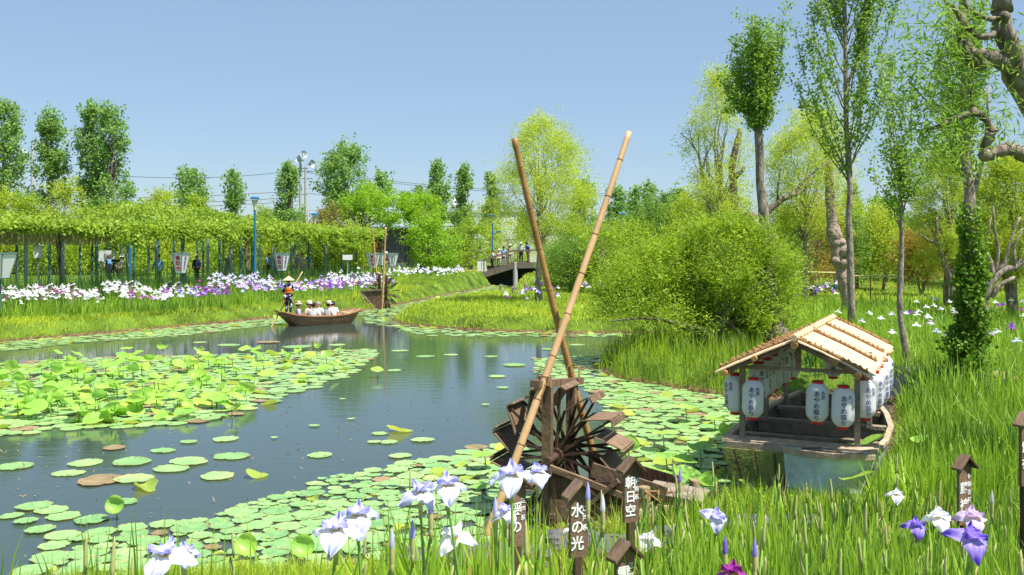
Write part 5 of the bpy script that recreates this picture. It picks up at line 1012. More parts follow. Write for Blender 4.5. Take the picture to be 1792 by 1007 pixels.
# gnarled willow reaching in from the right edge
x = XX(1880, 12.5); o = empty('gnarled_willow', (x, 12.5, gz(x, 12.5)-.1), 'old gnarled willow reaching in from the right edge with knobby bent limbs', 'tree')
limbs(o, [([(1900, 780, 12.5), (1890, 560, 12.5), (1860, 380, 12.5), (1840, 260, 12.5), (1800, 170, 12.4), (1780, 130, 12.3), (1768, 100, 12.2), (1757, 60, 12.1), (1752, 20, 12.1)], .19, .10)], bark_w, 'trunk', 14)
limbs(o, [([(1840, 300, 12.4), (1810, 278, 12.2), (1785, 268, 12.1), (1760, 262, 12), (1742, 268, 11.9), (1727, 274, 11.9), (1722, 272, 11.9), (1728, 250, 11.9), (1736, 228, 11.9), (1730, 212, 11.9), (1712, 200, 11.9), (1698, 198, 11.9), (1680, 205, 11.8), (1655, 215, 11.8), (1640, 222, 11.8), (1622, 227, 11.8)], .095, .02),
 ([(1785, 130, 12.3), (1755, 110, 12.2), (1735, 98, 12.1), (1715, 100, 12.0), (1700, 92, 12), (1685, 70, 12)], .12, .07), ([(1752, 45, 12.1), (1735, 62, 12), (1715, 66, 12), (1695, 50, 12), (1680, 30, 12), (1668, 12, 12), (1655, 5, 12)], .04, .03), ([(1752, 30, 12.1), (1735, 34, 12), (1712, 28, 12), (1690, 8, 12), (1675, -20, 12)], .035, .02), ([(1715, 120, 12), (1690, 90, 12), (1680, 60, 12), (1685, 20, 12)], .08, .035), ([(1750, 20, 12.1), (1756, -40, 12.1)], .12, .06), ([(1660, 225, 11.8), (1645, 200, 11.8), (1625, 180, 11.8), (1605, 160, 11.8), (1590, 140, 11.8)], .014, .006), ([(1700, 200, 11.9), (1700, 150, 11.9), (1690, 100, 12)], .02, .01)], bark_w)
m = MB()
for px, py, r, Y in ((1752, 16, .16, 12.1), (1724, 272, .13, 11.9), (1762, 66, .17, 12.1), (1790, 135, .26, 12.4), (1703, 196, .1, 11.9), (1716, 112, .13, 12), (1757, 30, .12, 12)):
    m = MB(); c = P(px, py, Y)-o.location; a = np.linspace(0, pi, 7); m.lathe([(max(.001, r*.66*sin(t)*rng.uniform(.85, 1.1)), r*.62*cos(t)) for t in a], 10, c); m.build('burl', bark_w, o, smooth=True)
sg = []
for a, b, s in (((1580, 0, 12), (1700, 20, 12), 1.3), ((1600, 60, 11.8), (1690, 90, 12), .9), ((1590, 130, 11.8), (1660, 220, 11.8), 1.0), ((1575, 95, 11.8), (1640, 190, 11.8), .7), ((1650, 150, 11.9), (1700, 200, 12), .8), ((1680, 60, 12), (1720, 140, 12), .7), ((1720, 130, 12), (1760, 200, 12), .25), ((1745, 190, 12), (1785, 215, 12), .2), ((1740, 10, 12), (1792, 100, 12.2), .5), ((1620, 225, 11.8), (1665, 235, 11.8), .5), ((1690, 110, 12), (1660, 60, 12), .6)): sg.append((a, b, s))
sprays(o, sg, L_pop2, 420, .135, .17, .17, .35)
# willow crowns behind
for px, top, bot, w_, Y, lb, N in ((1258, 120, 400, 120, 44, 'airy willow crown left of the pollard poplar', 7000), (1410, 185, 400, 150, 46, 'bright airy willow crown between the pollard poplar and the knobbly tree', 11000), (1655, 255, 470, 120, 46, 'yellow green willow with pale forked trunk left of the ivy clad poplar', 14000), (1770, 272, 480, 150, 38, 'yellow green willow with spreading pale limbs right of the ivy clad poplar', 17000)):
    T('willow_tree', lb, px, Y, top, bot, w_, 'egg', L_wil if px < 1500 else L_yel, int(N*2.4), .14, rc=.45, K=110, aspect=.25, droop=.6 if px < 1500 else .2, trunk_r=.12, lift=.02, stems=1 if px < 1500 else 4, depth=4)
for nm, lb, Y, sp in (('old_willow_trunk', 'bare twisted willow trunk and limb left of the pollard poplar', 44, [([(1283, 400, 44), (1284, 350, 44), (1282, 300, 44), (1290, 250, 44), (1296, 225, 44)], .2, .1), ([(1284, 385, 44), (1300, 380, 44), (1322, 378, 43.5)], .2, .17), ([(1288, 310, 44), (1298, 300, 44), (1303, 292, 44)], .12, .07)]), ('willow_limb', 'dark slanting limb rising right from the pollard trunk', 40, [([(1335, 385, 40), (1350, 365, 40), (1370, 348, 40), (1388, 340, 40), (1402, 322, 40), (1425, 300, 40), (1450, 285, 40)], .15, .03), ([(1362, 352, 40), (1362, 325, 40), (1366, 290, 40)], .07, .02), ([(1385, 342, 40), (1400, 338, 40), (1420, 318, 40)], .08, .03)]),
    ('bare_topped_tree', 'thin tree with sparse leaves and forked bare twigs left of the pollard poplar', 45, [([(1240, 395, 45), (1241, 350, 45), (1238, 325, 45), (1230, 310, 45), (1226, 290, 45)], .13, .08), ([(1228, 300, 45), (1222, 270, 45), (1205, 245, 45), (1192, 235, 45)], .05, .015), ([(1228, 300, 45), (1222, 260, 45), (1222, 225, 45)], .05, .015), ([(1229, 300, 45), (1236, 270, 45), (1248, 250, 45), (1255, 240, 45)], .045, .012), ([(1223, 275, 45), (1208, 240, 45), (1204, 215, 45)], .03, .01)]),
    ('forked_willow_trunk', 'pale forked trunk of the yellow green willow left of the ivy', 45, [([(1668, 500, 45), (1655, 470, 45), (1645, 440, 45), (1640, 410, 45), (1640, 380, 45)], .16, .07), ([(1658, 480, 45), (1655, 440, 45), (1662, 400, 45), (1675, 370, 45)], .12, .05), ([(1648, 428, 45), (1625, 420, 45), (1610, 410, 45)], .07, .03), ([(1660, 475, 45), (1680, 470, 45)], .05, .03)]),
    ('spreading_willow_trunk', 'pale spreading trunk right of the ivy clad poplar', 36, [([(1722, 525, 36), (1735, 495, 36), (1750, 478, 36), (1775, 470, 36), (1790, 455, 36)], .2, .1), ([(1738, 490, 36), (1735, 460, 36), (1722, 435, 36), (1705, 420, 36)], .1, .04), ([(1745, 482, 36), (1760, 455, 36), (1768, 420, 36), (1785, 380, 36)], .1, .04), ([(1735, 520, 36), (1750, 498, 36), (1775, 485, 36)], .12, .08), ([(1740, 485, 36), (1748, 440, 36), (1740, 400, 36), (1738, 360, 36)], .08, .03), ([(1775, 470, 36), (1775, 430, 36), (1790, 400, 36)], .08, .04), ([(1728, 462, 36), (1727, 420, 36), (1735, 380, 36)], .05, .02)])):
    o = bare(nm, sp[0][0][0][0], 0, Y, lb); o.location.z = sp[0][0][0][1] and P(*sp[0][0][0]).z; limbs(o, sp, bark_w if 'limb' in nm or 'old' in nm else bark)
    if 'bare' in nm: sprays(o, [((1204, 220, 45), (1205, 245, 45), 1), ((1222, 225, 45), (1224, 260, 45), 1), ((1240, 262, 45), (1255, 242, 45), 1), ((1192, 240, 45), (1215, 262, 45), 1)], L_pop, 110, .15, .3, .25)
    if 'slant' in lb: sprays(o, [((1366, 290, 40), (1400, 330, 40), 1), ((1400, 322, 40), (1460, 280, 40), 1.2)], L_wil, 500, .14, .2, .45, .4)
    else: limbs(o, [([(sp[0][0][0][0], sp[0][0][0][1], Y), (sp[0][0][0][0], 430+F*(CH-.6)/Y*1.0, Y)], sp[0][1], sp[0][1]*1.2)], bark)
o = bare('tree_stump', 1352, 600, 27.6, 'dark leaning stump of an old trunk between the willow bush and the thatched roof')
limbs(o, [([(1362, 600, 27.6), (1352, 575, 27.6), (1346, 540, 27.6), (1345, 480, 27.8), (1347, 430, 27.8), (1352, 415, 27.8)], .36, .14)], bark_w, 'trunk', 12)
#==PART4==
# ---------------- grass and beds ----------------
BED = pp([(-150, 577), (0, 562), (130, 556), (300, 546), (430, 538), (560, 523), (655, 505), (700, 497)], .5)+[(float(a), float(b)) for a, b in [tuple(pg(u, -2.0)) for u in (34, 28, 20, 10, 0)]]
DBED = [tuple(map(float, pg(u, v))) for u, v in ((-3, .2), (34, .2), (34, -2.2), (-3, -2.2))]
BED2 = pp([(640, 486), (700, 488), (800, 483), (815, 478), (815, 474), (640, 474)], 1.1)
def bl(name, mat_, lab, n, y0, y1, poly, h, wd, p=1.0, lean=.35, curve=.5, pad=0, hvar=.35, dmin=.06, excl=(), u0=None, ulim=.72, fn=None):
    X, Y, Z, d = scatter(n, y0, y1, poly, ulim, pad, p, dmin, u0); k = np.ones(len(X), bool)
    for e in excl: k &= segdist(X, Y, e) > 0
    if fn is not None: k &= fn(X, Y, d)
    X, Y, Z = X[k], Y[k], Z[k]; hh = h*(1+hvar*(rng.uniform(-1, 1, len(X))+.8*noise2(X, Y, .7, 13))); ww = np.maximum(wd, .00095*Y)
    return blades(name, mat_, X, Y, Z-.02, np.clip(hh, .03, 3), ww*rng.uniform(.7, 1.3, len(X)), lean, curve, lab)
farleft = lambda x, y, d: (x < -.02*y)
bl('turf', G_short, 'short bright turf along the far left bank', 150000, 26, 95, None, .22, .024, 1.0, .7, u0=-.8, ulim=.04, fn=lambda x, y, d: (x < -.13*y+1.5) & (((x-PG0[0])*PGN[0]+(y-PG0[1])*PGN[1]) > -.2), excl=(BED,))
bl('turf', G_short, 'long turf over the island and the right bank beyond', 120000, 30, 95, None, .2, .022, 1.0, .8, fn=lambda x, y, d: x > -.14*y+1.5, u0=-.2)
bl('iris_leaves', G_iris, 'green iris leaves in the far left bed', 70000, 32, 80, BED, .72, .025, 1, .35, pad=.2)
bl('iris_leaves', G_dark, 'dark green tall leaves before the pergola, darkened as painted shade', 90000, 30, 85, DBED, 1.1, .035, 1, .2)  # pergola shade is put into the leaf colour here
bl('iris_leaves', G_iris, 'green iris leaves in the far middle bed', 14000, 55, 90, BED2, .7, .03, 1, .3)
ISL = pp([(740, 535), (900, 520), (1000, 505), (1200, 505), (1200, 560), (1000, 560), (850, 565), (760, 560)], .45)
bl('tall_grass', G_reed, 'taller grass over the middle of the island', 30000, 38, 62, ISL, .36, .024, 1, .7, fn=lambda x, y, d: noise2(x, y, 1.1, 41) > -.1)
REED = pp([(1050, 655), (1058, 625), (1100, 608), (1200, 600), (1290, 600), (1330, 640), (1330, 700), (1250, 692), (1180, 680), (1100, 668)], .05)
bl('reeds', G_reed, 'upright green reeds on the point under the willow bush', 26000, 20, 34, REED, .62, .018, .7, .25, pad=.1, dmin=-.1)
bl('reeds', G_dark, 'darker reeds at the back of the point', 9000, 20, 34, REED, .5, .02, .7, .25, dmin=-.1)
nobed = lambda x, y, d: (x > .1*y) & (d > .1)
bl('meadow_grass', G_reed, 'rough green grass on the right bank beside the boat', 42000, 10.8, 32, None, .26, .02, 1.1, .7, fn=nobed, u0=.05, ulim=.8)
bl('iris_leaves', G_iris, 'iris leaves of the right hand meadow', 46000, 17, 50, None, .6, .03, 1.0, .38, fn=lambda x, y, d: (x > .27*y) & (d > .4) & (noise2(x, y, .6, 77) > -.45) & ((y > 23.5) | (x > .36*y) & (y > 20.5)), u0=.2, ulim=.8)
bl('tall_grass', G_reed, 'tall clump of reed grass behind the meadow', 16000, 33, 46, pp([(1600, 520), (1720, 530), (1740, 505), (1620, 495)], .6), .9, .03, 1, .4)
bl('tall_grass', G_dark, 'dark tall grass behind the bamboo rails', 14000, 40, 62, pp([(1590, 503), (1700, 510), (1710, 490), (1590, 488)], .7), 1.1, .03, 1, .25)
bl('iris_leaves', G_iris, 'upright sword shaped leaves of the marsh bed right of the boat', 11000, 11.2, 19.5, None, .62, .036, 1.0, .26, fn=lambda x, y, d: (x > .37*y) & (d > .2), u0=.3, ulim=.8)
# foreground slope
bl('grass_tufts', G_short, 'low bright grass along the near water edge', 34000, 7.5, 11.2, None, .16, .006, 1, .6, dmin=.0, ulim=.7)
bl('iris_leaves', G_iris, 'dense sword shaped iris leaves of the foreground right', 7500, 5.0, 10.2, None, .62, .034, 1.0, .2, fn=lambda x, y, d: (x > .17*y) & (d > .15), u0=.1, ulim=.8)
bl('iris_leaves', G_iris, 'scattered sword shaped iris leaves of the foreground middle', 1300, 4.2, 9.0, None, .70, .03, 1.0, .24, fn=lambda x, y, d: (x > -.13*y) & (x < .2*y), u0=-.3, ulim=.3)
bl('iris_leaves', G_iris, 'sparse iris leaves along the lower left edge', 420, 4.0, 8.0, None, .62, .024, 1.0, .26, fn=lambda x, y, d: (x < -.1*y), u0=-.7, ulim=0)
bl('iris_leaves', G_dark, 'darker iris leaves low among the bright ones, as painted shade between them', 4500, 5.0, 11, None, .5, .032, 1.0, .35, fn=lambda x, y, d: (x > .12*y) & (d > .15), u0=.1, ulim=.8)  # darker pass: varies the hue and paints shade between the bright blades
bl('iris_leaves', G_dark, 'darker leaves among the meadow irises', 16000, 12, 40, None, .5, .03, 1.0, .4, fn=lambda x, y, d: (x > .3*y) & (d > .4) & (noise2(x, y, 1.2, 55) > .0), u0=.25, ulim=.8)  # same darker pass in the meadow, hue variety plus painted shade in gaps
bl('tall_grass', G_reed, 'taller grass tufts at the water edge in front of the lantern boat', 1500, 10.6, 12.6, None, .26, .018, 1.0, .35, fn=lambda x, y, d: (x > 2.6) & (x < 6.4) & (d < 1.3), u0=.15, dmin=.0)
bl('dry_tips', leafm('dry straw blade', (.62, .42, .16), (.45, .28, .1), .3), 'dry tan blades among the green leaves', 1300, 6, 11, None, .5, .012, 1, .3, fn=lambda x, y, d: x > -.05*y, u0=-.1)
# ---------------- iris flowers ----------------
def pet_mat(name, edge, mid, base=(.75, .55, .05), vein=.5):
    m = M(name, edge, mid, .5, 60, (.12*vein, 1.0), 0, transl=.35, spec=.2, stretch=(1, 1, 1), ramp=[(0, base), (.13, base), (.24, mid), (.62, tuple(lerp(a, b, .45) for a, b in zip(mid, edge))), (1.0, edge)])
    n = m.node_tree.nodes; l = m.node_tree.links; at = n.new('ShaderNodeAttribute'); at.attribute_name = 'loc'; mp = n.new('ShaderNodeMapping'); mp.inputs['Scale'].default_value = (1.2, 9, 1); l.new(at.outputs['Vector'], mp.inputs[0])
    ns = n.new('ShaderNodeTexNoise'); ns.inputs['Scale'].default_value = 1.6; ns.inputs['Detail'].default_value = 3; l.new(mp.outputs[0], ns.inputs['Vector']); mr = n.new('ShaderNodeMapRange'); mr.inputs[1].default_value = .48; mr.inputs[2].default_value = .62; mr.inputs[4].default_value = .3*vein+.12; l.new(ns.outputs[0], mr.inputs[0])
    cr = [x for x in n if x.type == 'VALTORGB'][0]; mx = n.new('ShaderNodeMix'); mx.data_type = 'RGBA'; mx.inputs[7].default_value = (*[c*.55+.05*(i == 2) for i, c in enumerate(edge)], 1); l.new(mr.outputs[0], mx.inputs[0]); l.new(cr.outputs[0], mx.inputs[6])
    for lk in [x for x in l if x.from_node == cr and x.to_node != mx]: l.new(mx.outputs[2], lk.to_socket)
    return m
PMT = {'whiteviolet': (pet_mat('white violet petal', (.62, .62, .85), (.82, .82, .85)), pet_mat('violet standard', (.42, .40, .78), (.64, .62, .85), (.6, .6, .7))),
 'lav': (pet_mat('lavender petal', (.54, .52, .82), (.72, .70, .86)), pet_mat('lavender standard', (.40, .38, .76), (.6, .58, .82), (.6, .6, .7))),
 'violet': (pet_mat('veined violet petal', (.22, .12, .62), (.48, .38, .80), (.7, .4, .05), 1.6), pet_mat('deep violet standard', (.18, .08, .55), (.4, .3, .75), (.4, .3, .7))),
 'pink': (pet_mat('pink lavender petal', (.62, .45, .72), (.72, .6, .78)), pet_mat('pink lavender standard', (.6, .4, .68), (.7, .58, .76), (.6, .6, .6))),
 'white': (pet_mat('white petal', (.78, .77, .82), (.84, .84, .84)), pet_mat('white standard', (.74, .72, .82), (.84, .84, .84), (.75, .75, .7))),
 'magenta': (pet_mat('magenta purple petal', (.30, .02, .22), (.35, .04, .35)), pet_mat('magenta purple standard', (.32, .02, .24), (.3, .03, .3), (.4, .1, .3)))}
stemm = M('iris stem', (.24, .42, .07), (.14, .28, .05), .5, 8); sheath = M('bud sheath', (.35, .45, .14), (.45, .36, .16), .55, 12)
def petal(L, Wd, a0, a1, az, c=(0, 0, 0), tip=.75, ruf=.006, na=15, nb=11, tw=0):
    t = np.linspace(0, 1, na); ang = a0+(a1-a0)*t**.8; dr = np.cos(ang); dz = np.sin(ang); r = np.concatenate([[0], np.cumsum((dr[1:]+dr[:-1])/2*L/(na-1))]); z = np.concatenate([[0], np.cumsum((dz[1:]+dz[:-1])/2*L/(na-1))])
    global PL; PL = np.stack(np.broadcast_arrays(np.linspace(0, 1, na)[:, None], np.linspace(-1, 1, nb)[None], rng.uniform(0, 5)), -1)
    wv_ = Wd*np.clip(np.sin(pi*np.clip(t, 0, 1)**tip), 0, 1)**.75*.5+.004*(1-t); s = np.linspace(-1, 1, nb); ph = rng.uniform(0, 6)
    G = np.zeros((na, nb, 3))
    for i in range(na):
        up = np.array([-dz[i], 0, dr[i]]); rf = ruf*t[i]*(np.sin(5*s+ph+4*t[i])+.4*np.abs(s)*np.sin(9*t[i]*np.sign(s)+ph*2))+.25*wv_[i]*(s**2)*(-.8 if a1 < 0 else .8)
        G[i, :, 0] = r[i]+up[0]*rf; G[i, :, 1] = s*wv_[i]; G[i, :, 2] = z[i]+up[2]*rf+tw*s*wv_[i]
    ca, sa = cos(az), sin(az); X = G[..., 0]*ca-G[..., 1]*sa; Y = G[..., 0]*sa+G[..., 1]*ca; return np.stack([X+c[0], Y+c[1], G[..., 2]+c[2]], -1), np.repeat(np.clip(t, 0, 1), nb)
def iris(px, py, size_px, kind, label, Y=None, tilt=0, az0=None, bud=False, name='iris', flip=0):
    Y = Y or F*.165/size_px; t = P(px, py, Y); g = gz(t.x, Y); H = t.z-g; o = empty(name, (t.x, Y, g-.02), label, 'iris'); H += .02; Sz = size_px/F*Y
    bx, by = rng.normal(size=2)*.06; sp = [(bx*2, by*2, 0), (bx, by, H*.5), (0, 0, H*.93), (0, 0, H-.02*bud)]
    m = MB(); m.tube(sp, [.007, .006, .0055, .006], 7); m.build('stem', stemm, o, smooth=True)
    m = MB(); m.tube([(0, 0, H-.12), (0, .0, H-.07), (0, 0, H-.015)], [.006, .0105, .007], 8); m.build('sheath', sheath, o, smooth=True); m = MB(); m.tube([(0, 0, H*.6), (.012, 0, H*.66), (.03, 0, H*.72)], [.006, .009, .002], 6); m.build('bract', sheath, o, smooth=True)
    fm, sm = PMT[kind]
    if bud:
        m = MB(); m.lathe([(.001, -.02), (.009, .0), (.013, .03), (.009, .07), (.001, .105)], 9, (0, 0, H)); V = m.V[-1]; m.build('bud', sm, o, smooth=True); m = MB(); m.lathe([(.008, -.07), (.013, -.03), (.011, .02)], 8, (0, 0, H)); m.build('sheath', sheath, o, smooth=True); return o
    h = empty_part('flower_head', o, (0, 0, H)); h.rotation_euler = (RD(8+tilt), RD(rng.uniform(-8, 8)), 0)
    a0 = rng.uniform(0, 2) if az0 is None else RD(az0); k = Sz/.165
    for i in range(3):
        G, v = petal(.118*k, .088*k, RD(28), RD(-78+rng.uniform(-16, 16)), a0+i*2*pi/3+rng.uniform(-.15, .15), ruf=.015*k); m = MB(); m.grid(G, var=v, loc=PL); m.build('fall_petal', fm, h, smooth=True)
    for i in range(3):
        G, v = petal(.065*k, .042*k, RD(62), RD(10), a0+pi/3+i*2*pi/3, ruf=.014*k); m = MB(); m.grid(G, var=v, loc=PL); m.build('standard_petal', sm, h, smooth=True)
        G, v = petal(.045*k, .028*k, RD(60), RD(15), a0+i*2*pi/3, (0, 0, .004), ruf=.004); m = MB(); m.grid(G, var=v); m.build('style_arm', sm, h, smooth=True)
    return o
def empty_part(name, par, loc):
    m = MB(); m.lathe([(.001, -.025), (.006, -.02), (.009, 0), (.004, .012), (.001, .014)], 7); q = m.build(name, sheath, par); q.location = loc; return q
for a in (
 (290, 972, 84, 'whiteviolet', 'big white iris with violet upper petals low in the left corner', None, 5, 250), (322, 968, 55, 'lav', 'violet iris just right of the big white one in the left corner', 3.5, 0, 300),
 (588, 928, 84, 'whiteviolet', 'white iris with drooping petals, lower one of the pair left of centre', None, 0, 270), (627, 902, 72, 'lav', 'blue violet iris, upper one of the pair left of centre', None, 4, 280),
 (736, 862, 66, 'lav', 'lavender iris, left one of the upper middle pair', None, 0, 200), (784, 850, 68, 'whiteviolet', 'pale lavender iris, right one of the upper middle pair', None, 3, 275), (796, 938, 66, 'white', 'nearly white iris with folded petals below the upper middle pair', None, 14, 230),
 (896, 832, 76, 'whiteviolet', 'full white iris in front of the bamboo pole', None, 5, 270), (940, 828, 54, 'whiteviolet', 'smaller white iris just right of the full one at the bamboo pole', None, 0, 290), (884, 895, 44, 'whiteviolet', 'small pale iris below the full white one', 4.6, 10, 200),
 (1000, 925, 26, 'white', 'tiny white iris left of the water sign', 6.4, 0, 200), (1135, 945, 44, 'white', 'white ruffled iris low between the signs and the boat', None, 18, 240), (1253, 905, 46, 'lav', 'lavender iris hanging downward in front of the boat', None, 35, 150), (1569, 866, 32, 'white', 'pale blue white iris right of the boat', None, 5, 260),
 (1603, 920, 42, 'violet', 'small veined violet iris right of the boat', None, 15, 270), (1643, 905, 50, 'white', 'white iris left of the two character name sign', None, 12, 260), (1702, 905, 54, 'pink', 'pinkish lavender iris in front of the two character name sign', None, 15, 270), (1700, 942, 72, 'violet', 'large veined violet iris below the pinkish one', None, 22, 270),
 (1282, 1004, 66, 'magenta', 'dark magenta iris at the bottom edge', None, -5, 250)): iris(*a)
for px, py, s, k, lb, Y in ((1029, 880, 18, 'lav', 'closed violet bud beside the water sign', 4.8), (1120, 618, 1, 'lav', '', 0), (548, 965, 1, 'lav', '', 0), (630, 1, 1, 'lav', '', 0), (754, 905, 20, 'violet', 'closed blue violet bud between the middle irises', 4.4), (722, 948, 20, 'lav', 'small lavender bud left of the nearly white iris', 4.4), (686, 965, 20, 'lav', 'leaning lavender bud low in the middle', 4.2), (1736, 885, 20, 'pink', 'closed pale bud right of the two character sign', 6.5), (1269, 975, 18, 'violet', 'dark violet bud above the magenta iris', 4.6), (1321, 980, 18, 'violet', 'dark violet bud right of the magenta iris', 4.6), (867, 908, 24, 'lav', 'upright violet bud at the foot of the bamboo pole', 4.6), (1190, 848, 14, 'violet', 'thin violet tipped bud in front of the chute', 6.2), (1055, 900, 14, 'white', 'pale green bud right of the water sign', 5.0)):
    if Y: iris(px, py, s, k, lb, Y, bud=True, name='iris_bud')
# green seed pods and buds on stems (many alike)
m = MB(); pod0 = empty('iris_stalk', (0, 0, 0), 'green iris stalk with swollen sheath', 'iris stalk', 'green iris stalks in the foreground')
m.tube([(0, 0, 0), (.01, 0, .45), (.0, 0, .86)], [.007, .006, .006], 6); m.build('stem', stemm, pod0, smooth=True); m = MB(); m.tube([(0, 0, .78), (0, 0, .84), (.003, 0, .9), (.0, 0, .96), (0, 0, .99)], [.006, .011, .010, .006, .001], 8); m.build('sheath', sheath, pod0, smooth=True); m = MB(); m.tube([(0, 0, .6), (.025, 0, .68), (.035, 0, .76), (.035, 0, .8)], [.005, .012, .01, .001], 7); m.build('bract', sheath, pod0, smooth=True)
fs = True
for i in range(55):
    Y = rng.uniform(4.2, 9.8); lo = -.12 if rng.uniform() < .4 else .12; x = rng.uniform(lo, .52)*Y
    if i < 8: Y = rng.uniform(4, 6); x = -rng.uniform(.15, .45)*Y
    o = pod0 if fs else copy_thing(pod0, (0, 0, 0), 0); fs = False; s_ = rng.uniform(.7, 1.05); o.location = (x, Y, gz(x, Y)-.02); o.rotation_euler = (rng.normal()*.06, rng.normal()*.06, rng.uniform(0, 6)); o.scale = (s_,)*3
# mid-distance irises
def far_flower(mat_, big=1.0, Hh=.85):
    m = MB(); m.tube([(0, 0, 0), (0, 0, Hh)], [.008, .007], 4, mi=1)
    for i in range(3):
        G, v = petal(.12*big, .10*big, RD(25), RD(-85), i*2.1+rng.uniform(0, 1), na=4, nb=4, c=(0, 0, Hh)); m.grid(G, var=v)
        G, v = petal(.07*big, .05*big, RD(75), RD(40), i*2.1+1, na=3, nb=3, c=(0, 0, Hh)); m.grid(G, var=v*.6+.4)
    return m
fcol = {k: PMT[k][0] for k in PMT}; fcol['purple'] = pet_mat('purple petal', (.20, .03, .42), (.3, .06, .5), (.3, .1, .4)); fcol['mauve'] = pet_mat('mauve petal', (.55, .22, .6), (.7, .45, .75), (.6, .5, .5))
FM = {(k, b): far_flower(None, 1.5 if b else 1.0).mesh('far_iris_%s' % k, [fcol[k], stemm], True) for k in fcol for b in (0, 1)}
def hit(px, py, h, y0=18, y1=95):
    Ys = np.geomspace(y0, y1, 260); xs = (px-CX)/F*Ys; z, d = ground(xs, Ys); q = HZ+F*(CH-z-h)/Ys; ok = np.where((q <= py) & (d > .4))[0]
    i = ok[0] if len(ok) else -1; return float(xs[i]), float(Ys[i])
cname = {'white': 'white', 'whiteviolet': 'white and violet', 'lav': 'lavender', 'violet': 'violet', 'pink': 'pale pink', 'magenta': 'magenta', 'purple': 'dark purple', 'mauve': 'mauve'}
spots = []
def bedpts(n, x0, x1, yf, zf, cols, where, big=1):
    for _ in range(n):
        px = rng.uniform(x0, x1); py = yf(px)+rng.normal()*zf; x, y = hit(px, py, .8)
        k = cols[rng.integers(len(cols))]; spots.append((x, y, gz(x, y), k, where, big))
bedpts(250, -15, 300, lambda p: 512-8*(p > 180)*(p < 210)+3*sin(p*.05), 4.5, ['white']*12+['lav', 'magenta'], 'in the white band of the far left bed')
bedpts(26, -20, 310, lambda p: 519, 6, ['magenta', 'mauve', 'white'], 'at the front of the white band')
bedpts(34, 285, 345, lambda p: 510, 5, ['white', 'white', 'lav', 'violet'], 'near the second banner lantern')
bedpts(46, 335, 400, lambda p: 507, 5, ['purple', 'mauve', 'violet', 'magenta'], 'in the purple patch of the far left bed')
bedpts(120, 365, 485, lambda p: 492, 4.5, ['lav', 'whiteviolet', 'whiteviolet', 'pink'], 'in the lavender patch of the far left bed')
bedpts(150, 420, 600, lambda p: 503-(p-420)*.035, 4.5, ['lav', 'mauve', 'violet', 'purple', 'pink', 'white'], 'in the mixed patch behind the rower')
bedpts(170, 570, 688, lambda p: 488, 5, ['white', 'white', 'lav', 'whiteviolet', 'purple'], 'in the white and violet patch by the far lantern signs')
bedpts(60, 560, 650, lambda p: 497, 3.5, ['purple', 'mauve', 'violet', 'white', 'magenta'], 'in the front of the patch by the far lantern signs')
bedpts(110, 678, 812, lambda p: 474.5, 2.6, ['white', 'white', 'lav'], 'in the far middle bed')
bedpts(26, 880, 980, lambda p: 505, 6, ['purple', 'white', 'violet', 'lav'], 'on the island around the stakes'); bedpts(14, 1015, 1062, lambda p: 499, 2, ['white', 'white', 'purple'], 'on the island right of the bamboo poles')
bedpts(26, 1385, 1480, lambda p: 503, 6, ['purple', 'violet', 'white', 'lav'], 'behind the willow bush')
rights = [(1460, 548, 'white'), (1500, 565, 'lav'), (1520, 551, 'white'), (1538, 559, 'white'), (1558, 552, 'lav'), (1580, 551, 'lav'), (1595, 549, 'purple'), (1608, 553, 'white'), (1618, 556, 'white'), (1628, 559, 'white'), (1612, 548, 'white'), (1632, 537, 'white'), (1622, 540, 'white'), (1641, 525, 'lav'), (1633, 523, 'lav'), (1652, 543, 'lav'), (1600, 573, 'white'), (1622, 568, 'pink'), (1635, 584, 'lav'), (1646, 586, 'violet'), (1663, 589, 'mauve'), (1668, 530, 'white'), (1675, 545, 'white'), (1670, 550, 'pink'), (1712, 520, 'lav'), (1716, 538, 'violet'), (1722, 530, 'violet'), (1741, 531, 'white'), (1748, 537, 'purple'), (1752, 535, 'purple'), (1768, 528, 'white'), (1790, 545, 'magenta'), (1788, 556, 'white'), (1770, 572, 'purple'), (1770, 577, 'purple'), (1738, 588, 'mauve'), (1750, 584, 'white'), (1598, 530, 'white'), (1790, 530, 'lav'), (1780, 600, 'lav'), (1705, 600, 'white'), (1560, 585, 'white'), (1690, 612, 'white')]
for px, py, k in rights:
    x, y = hit(px, py, .78)
    spots.append((x, y, gz(x, y), k, 'in the right hand meadow', 2))
spots = [s for s in spots if segdist(np.array([s[0]]), np.array([s[1]]), POND)[0] > .5 and s[1] < 95]
spots.sort(key=lambda s: (s[1], s[0])); far_m = MB(); fm_list = list(fcol)
for i, (x, y, g, k, where, big) in enumerate(spots):
    if i < 268:
        b = 1 if y > 40 else 0; o = link('iris', FM[(k, b)], None, (x, y, g-.03), (rng.normal()*.08, rng.normal()*.08, rng.uniform(0, 6)), (rng.uniform(.85, 1.1),)*3)
        if big == 2: o.scale = (1.5, 1.5, 1.02)
        tag(o, cname[k]+' iris in flower '+where, 'iris', cname[k]+' irises '+where)
    else:
        s = far_flower(None, 1.5); a, c, s_ = rng.uniform(0, 6), 0, rng.uniform(.85, 1.15); mi = fm_list.index(k)
        for V, A in zip(s.V, s.A): pass
        V = np.vstack(s.V); ca, sa = cos(a), sin(a); V = np.column_stack([V[:, 0]*ca-V[:, 1]*sa+x, V[:, 0]*sa+V[:, 1]*ca+y, V[:, 2]*s_+g-.03]); F4 = np.vstack(s.F4); F3 = np.vstack(s.F3) if s.F3 else None; m4 = np.concatenate(s.m4)
        A = np.concatenate(s.A); far_m.add(V, F4[m4 == 0], None, mi, A); far_m.add(V, F4[m4 == 1], None, len(fm_list), A)
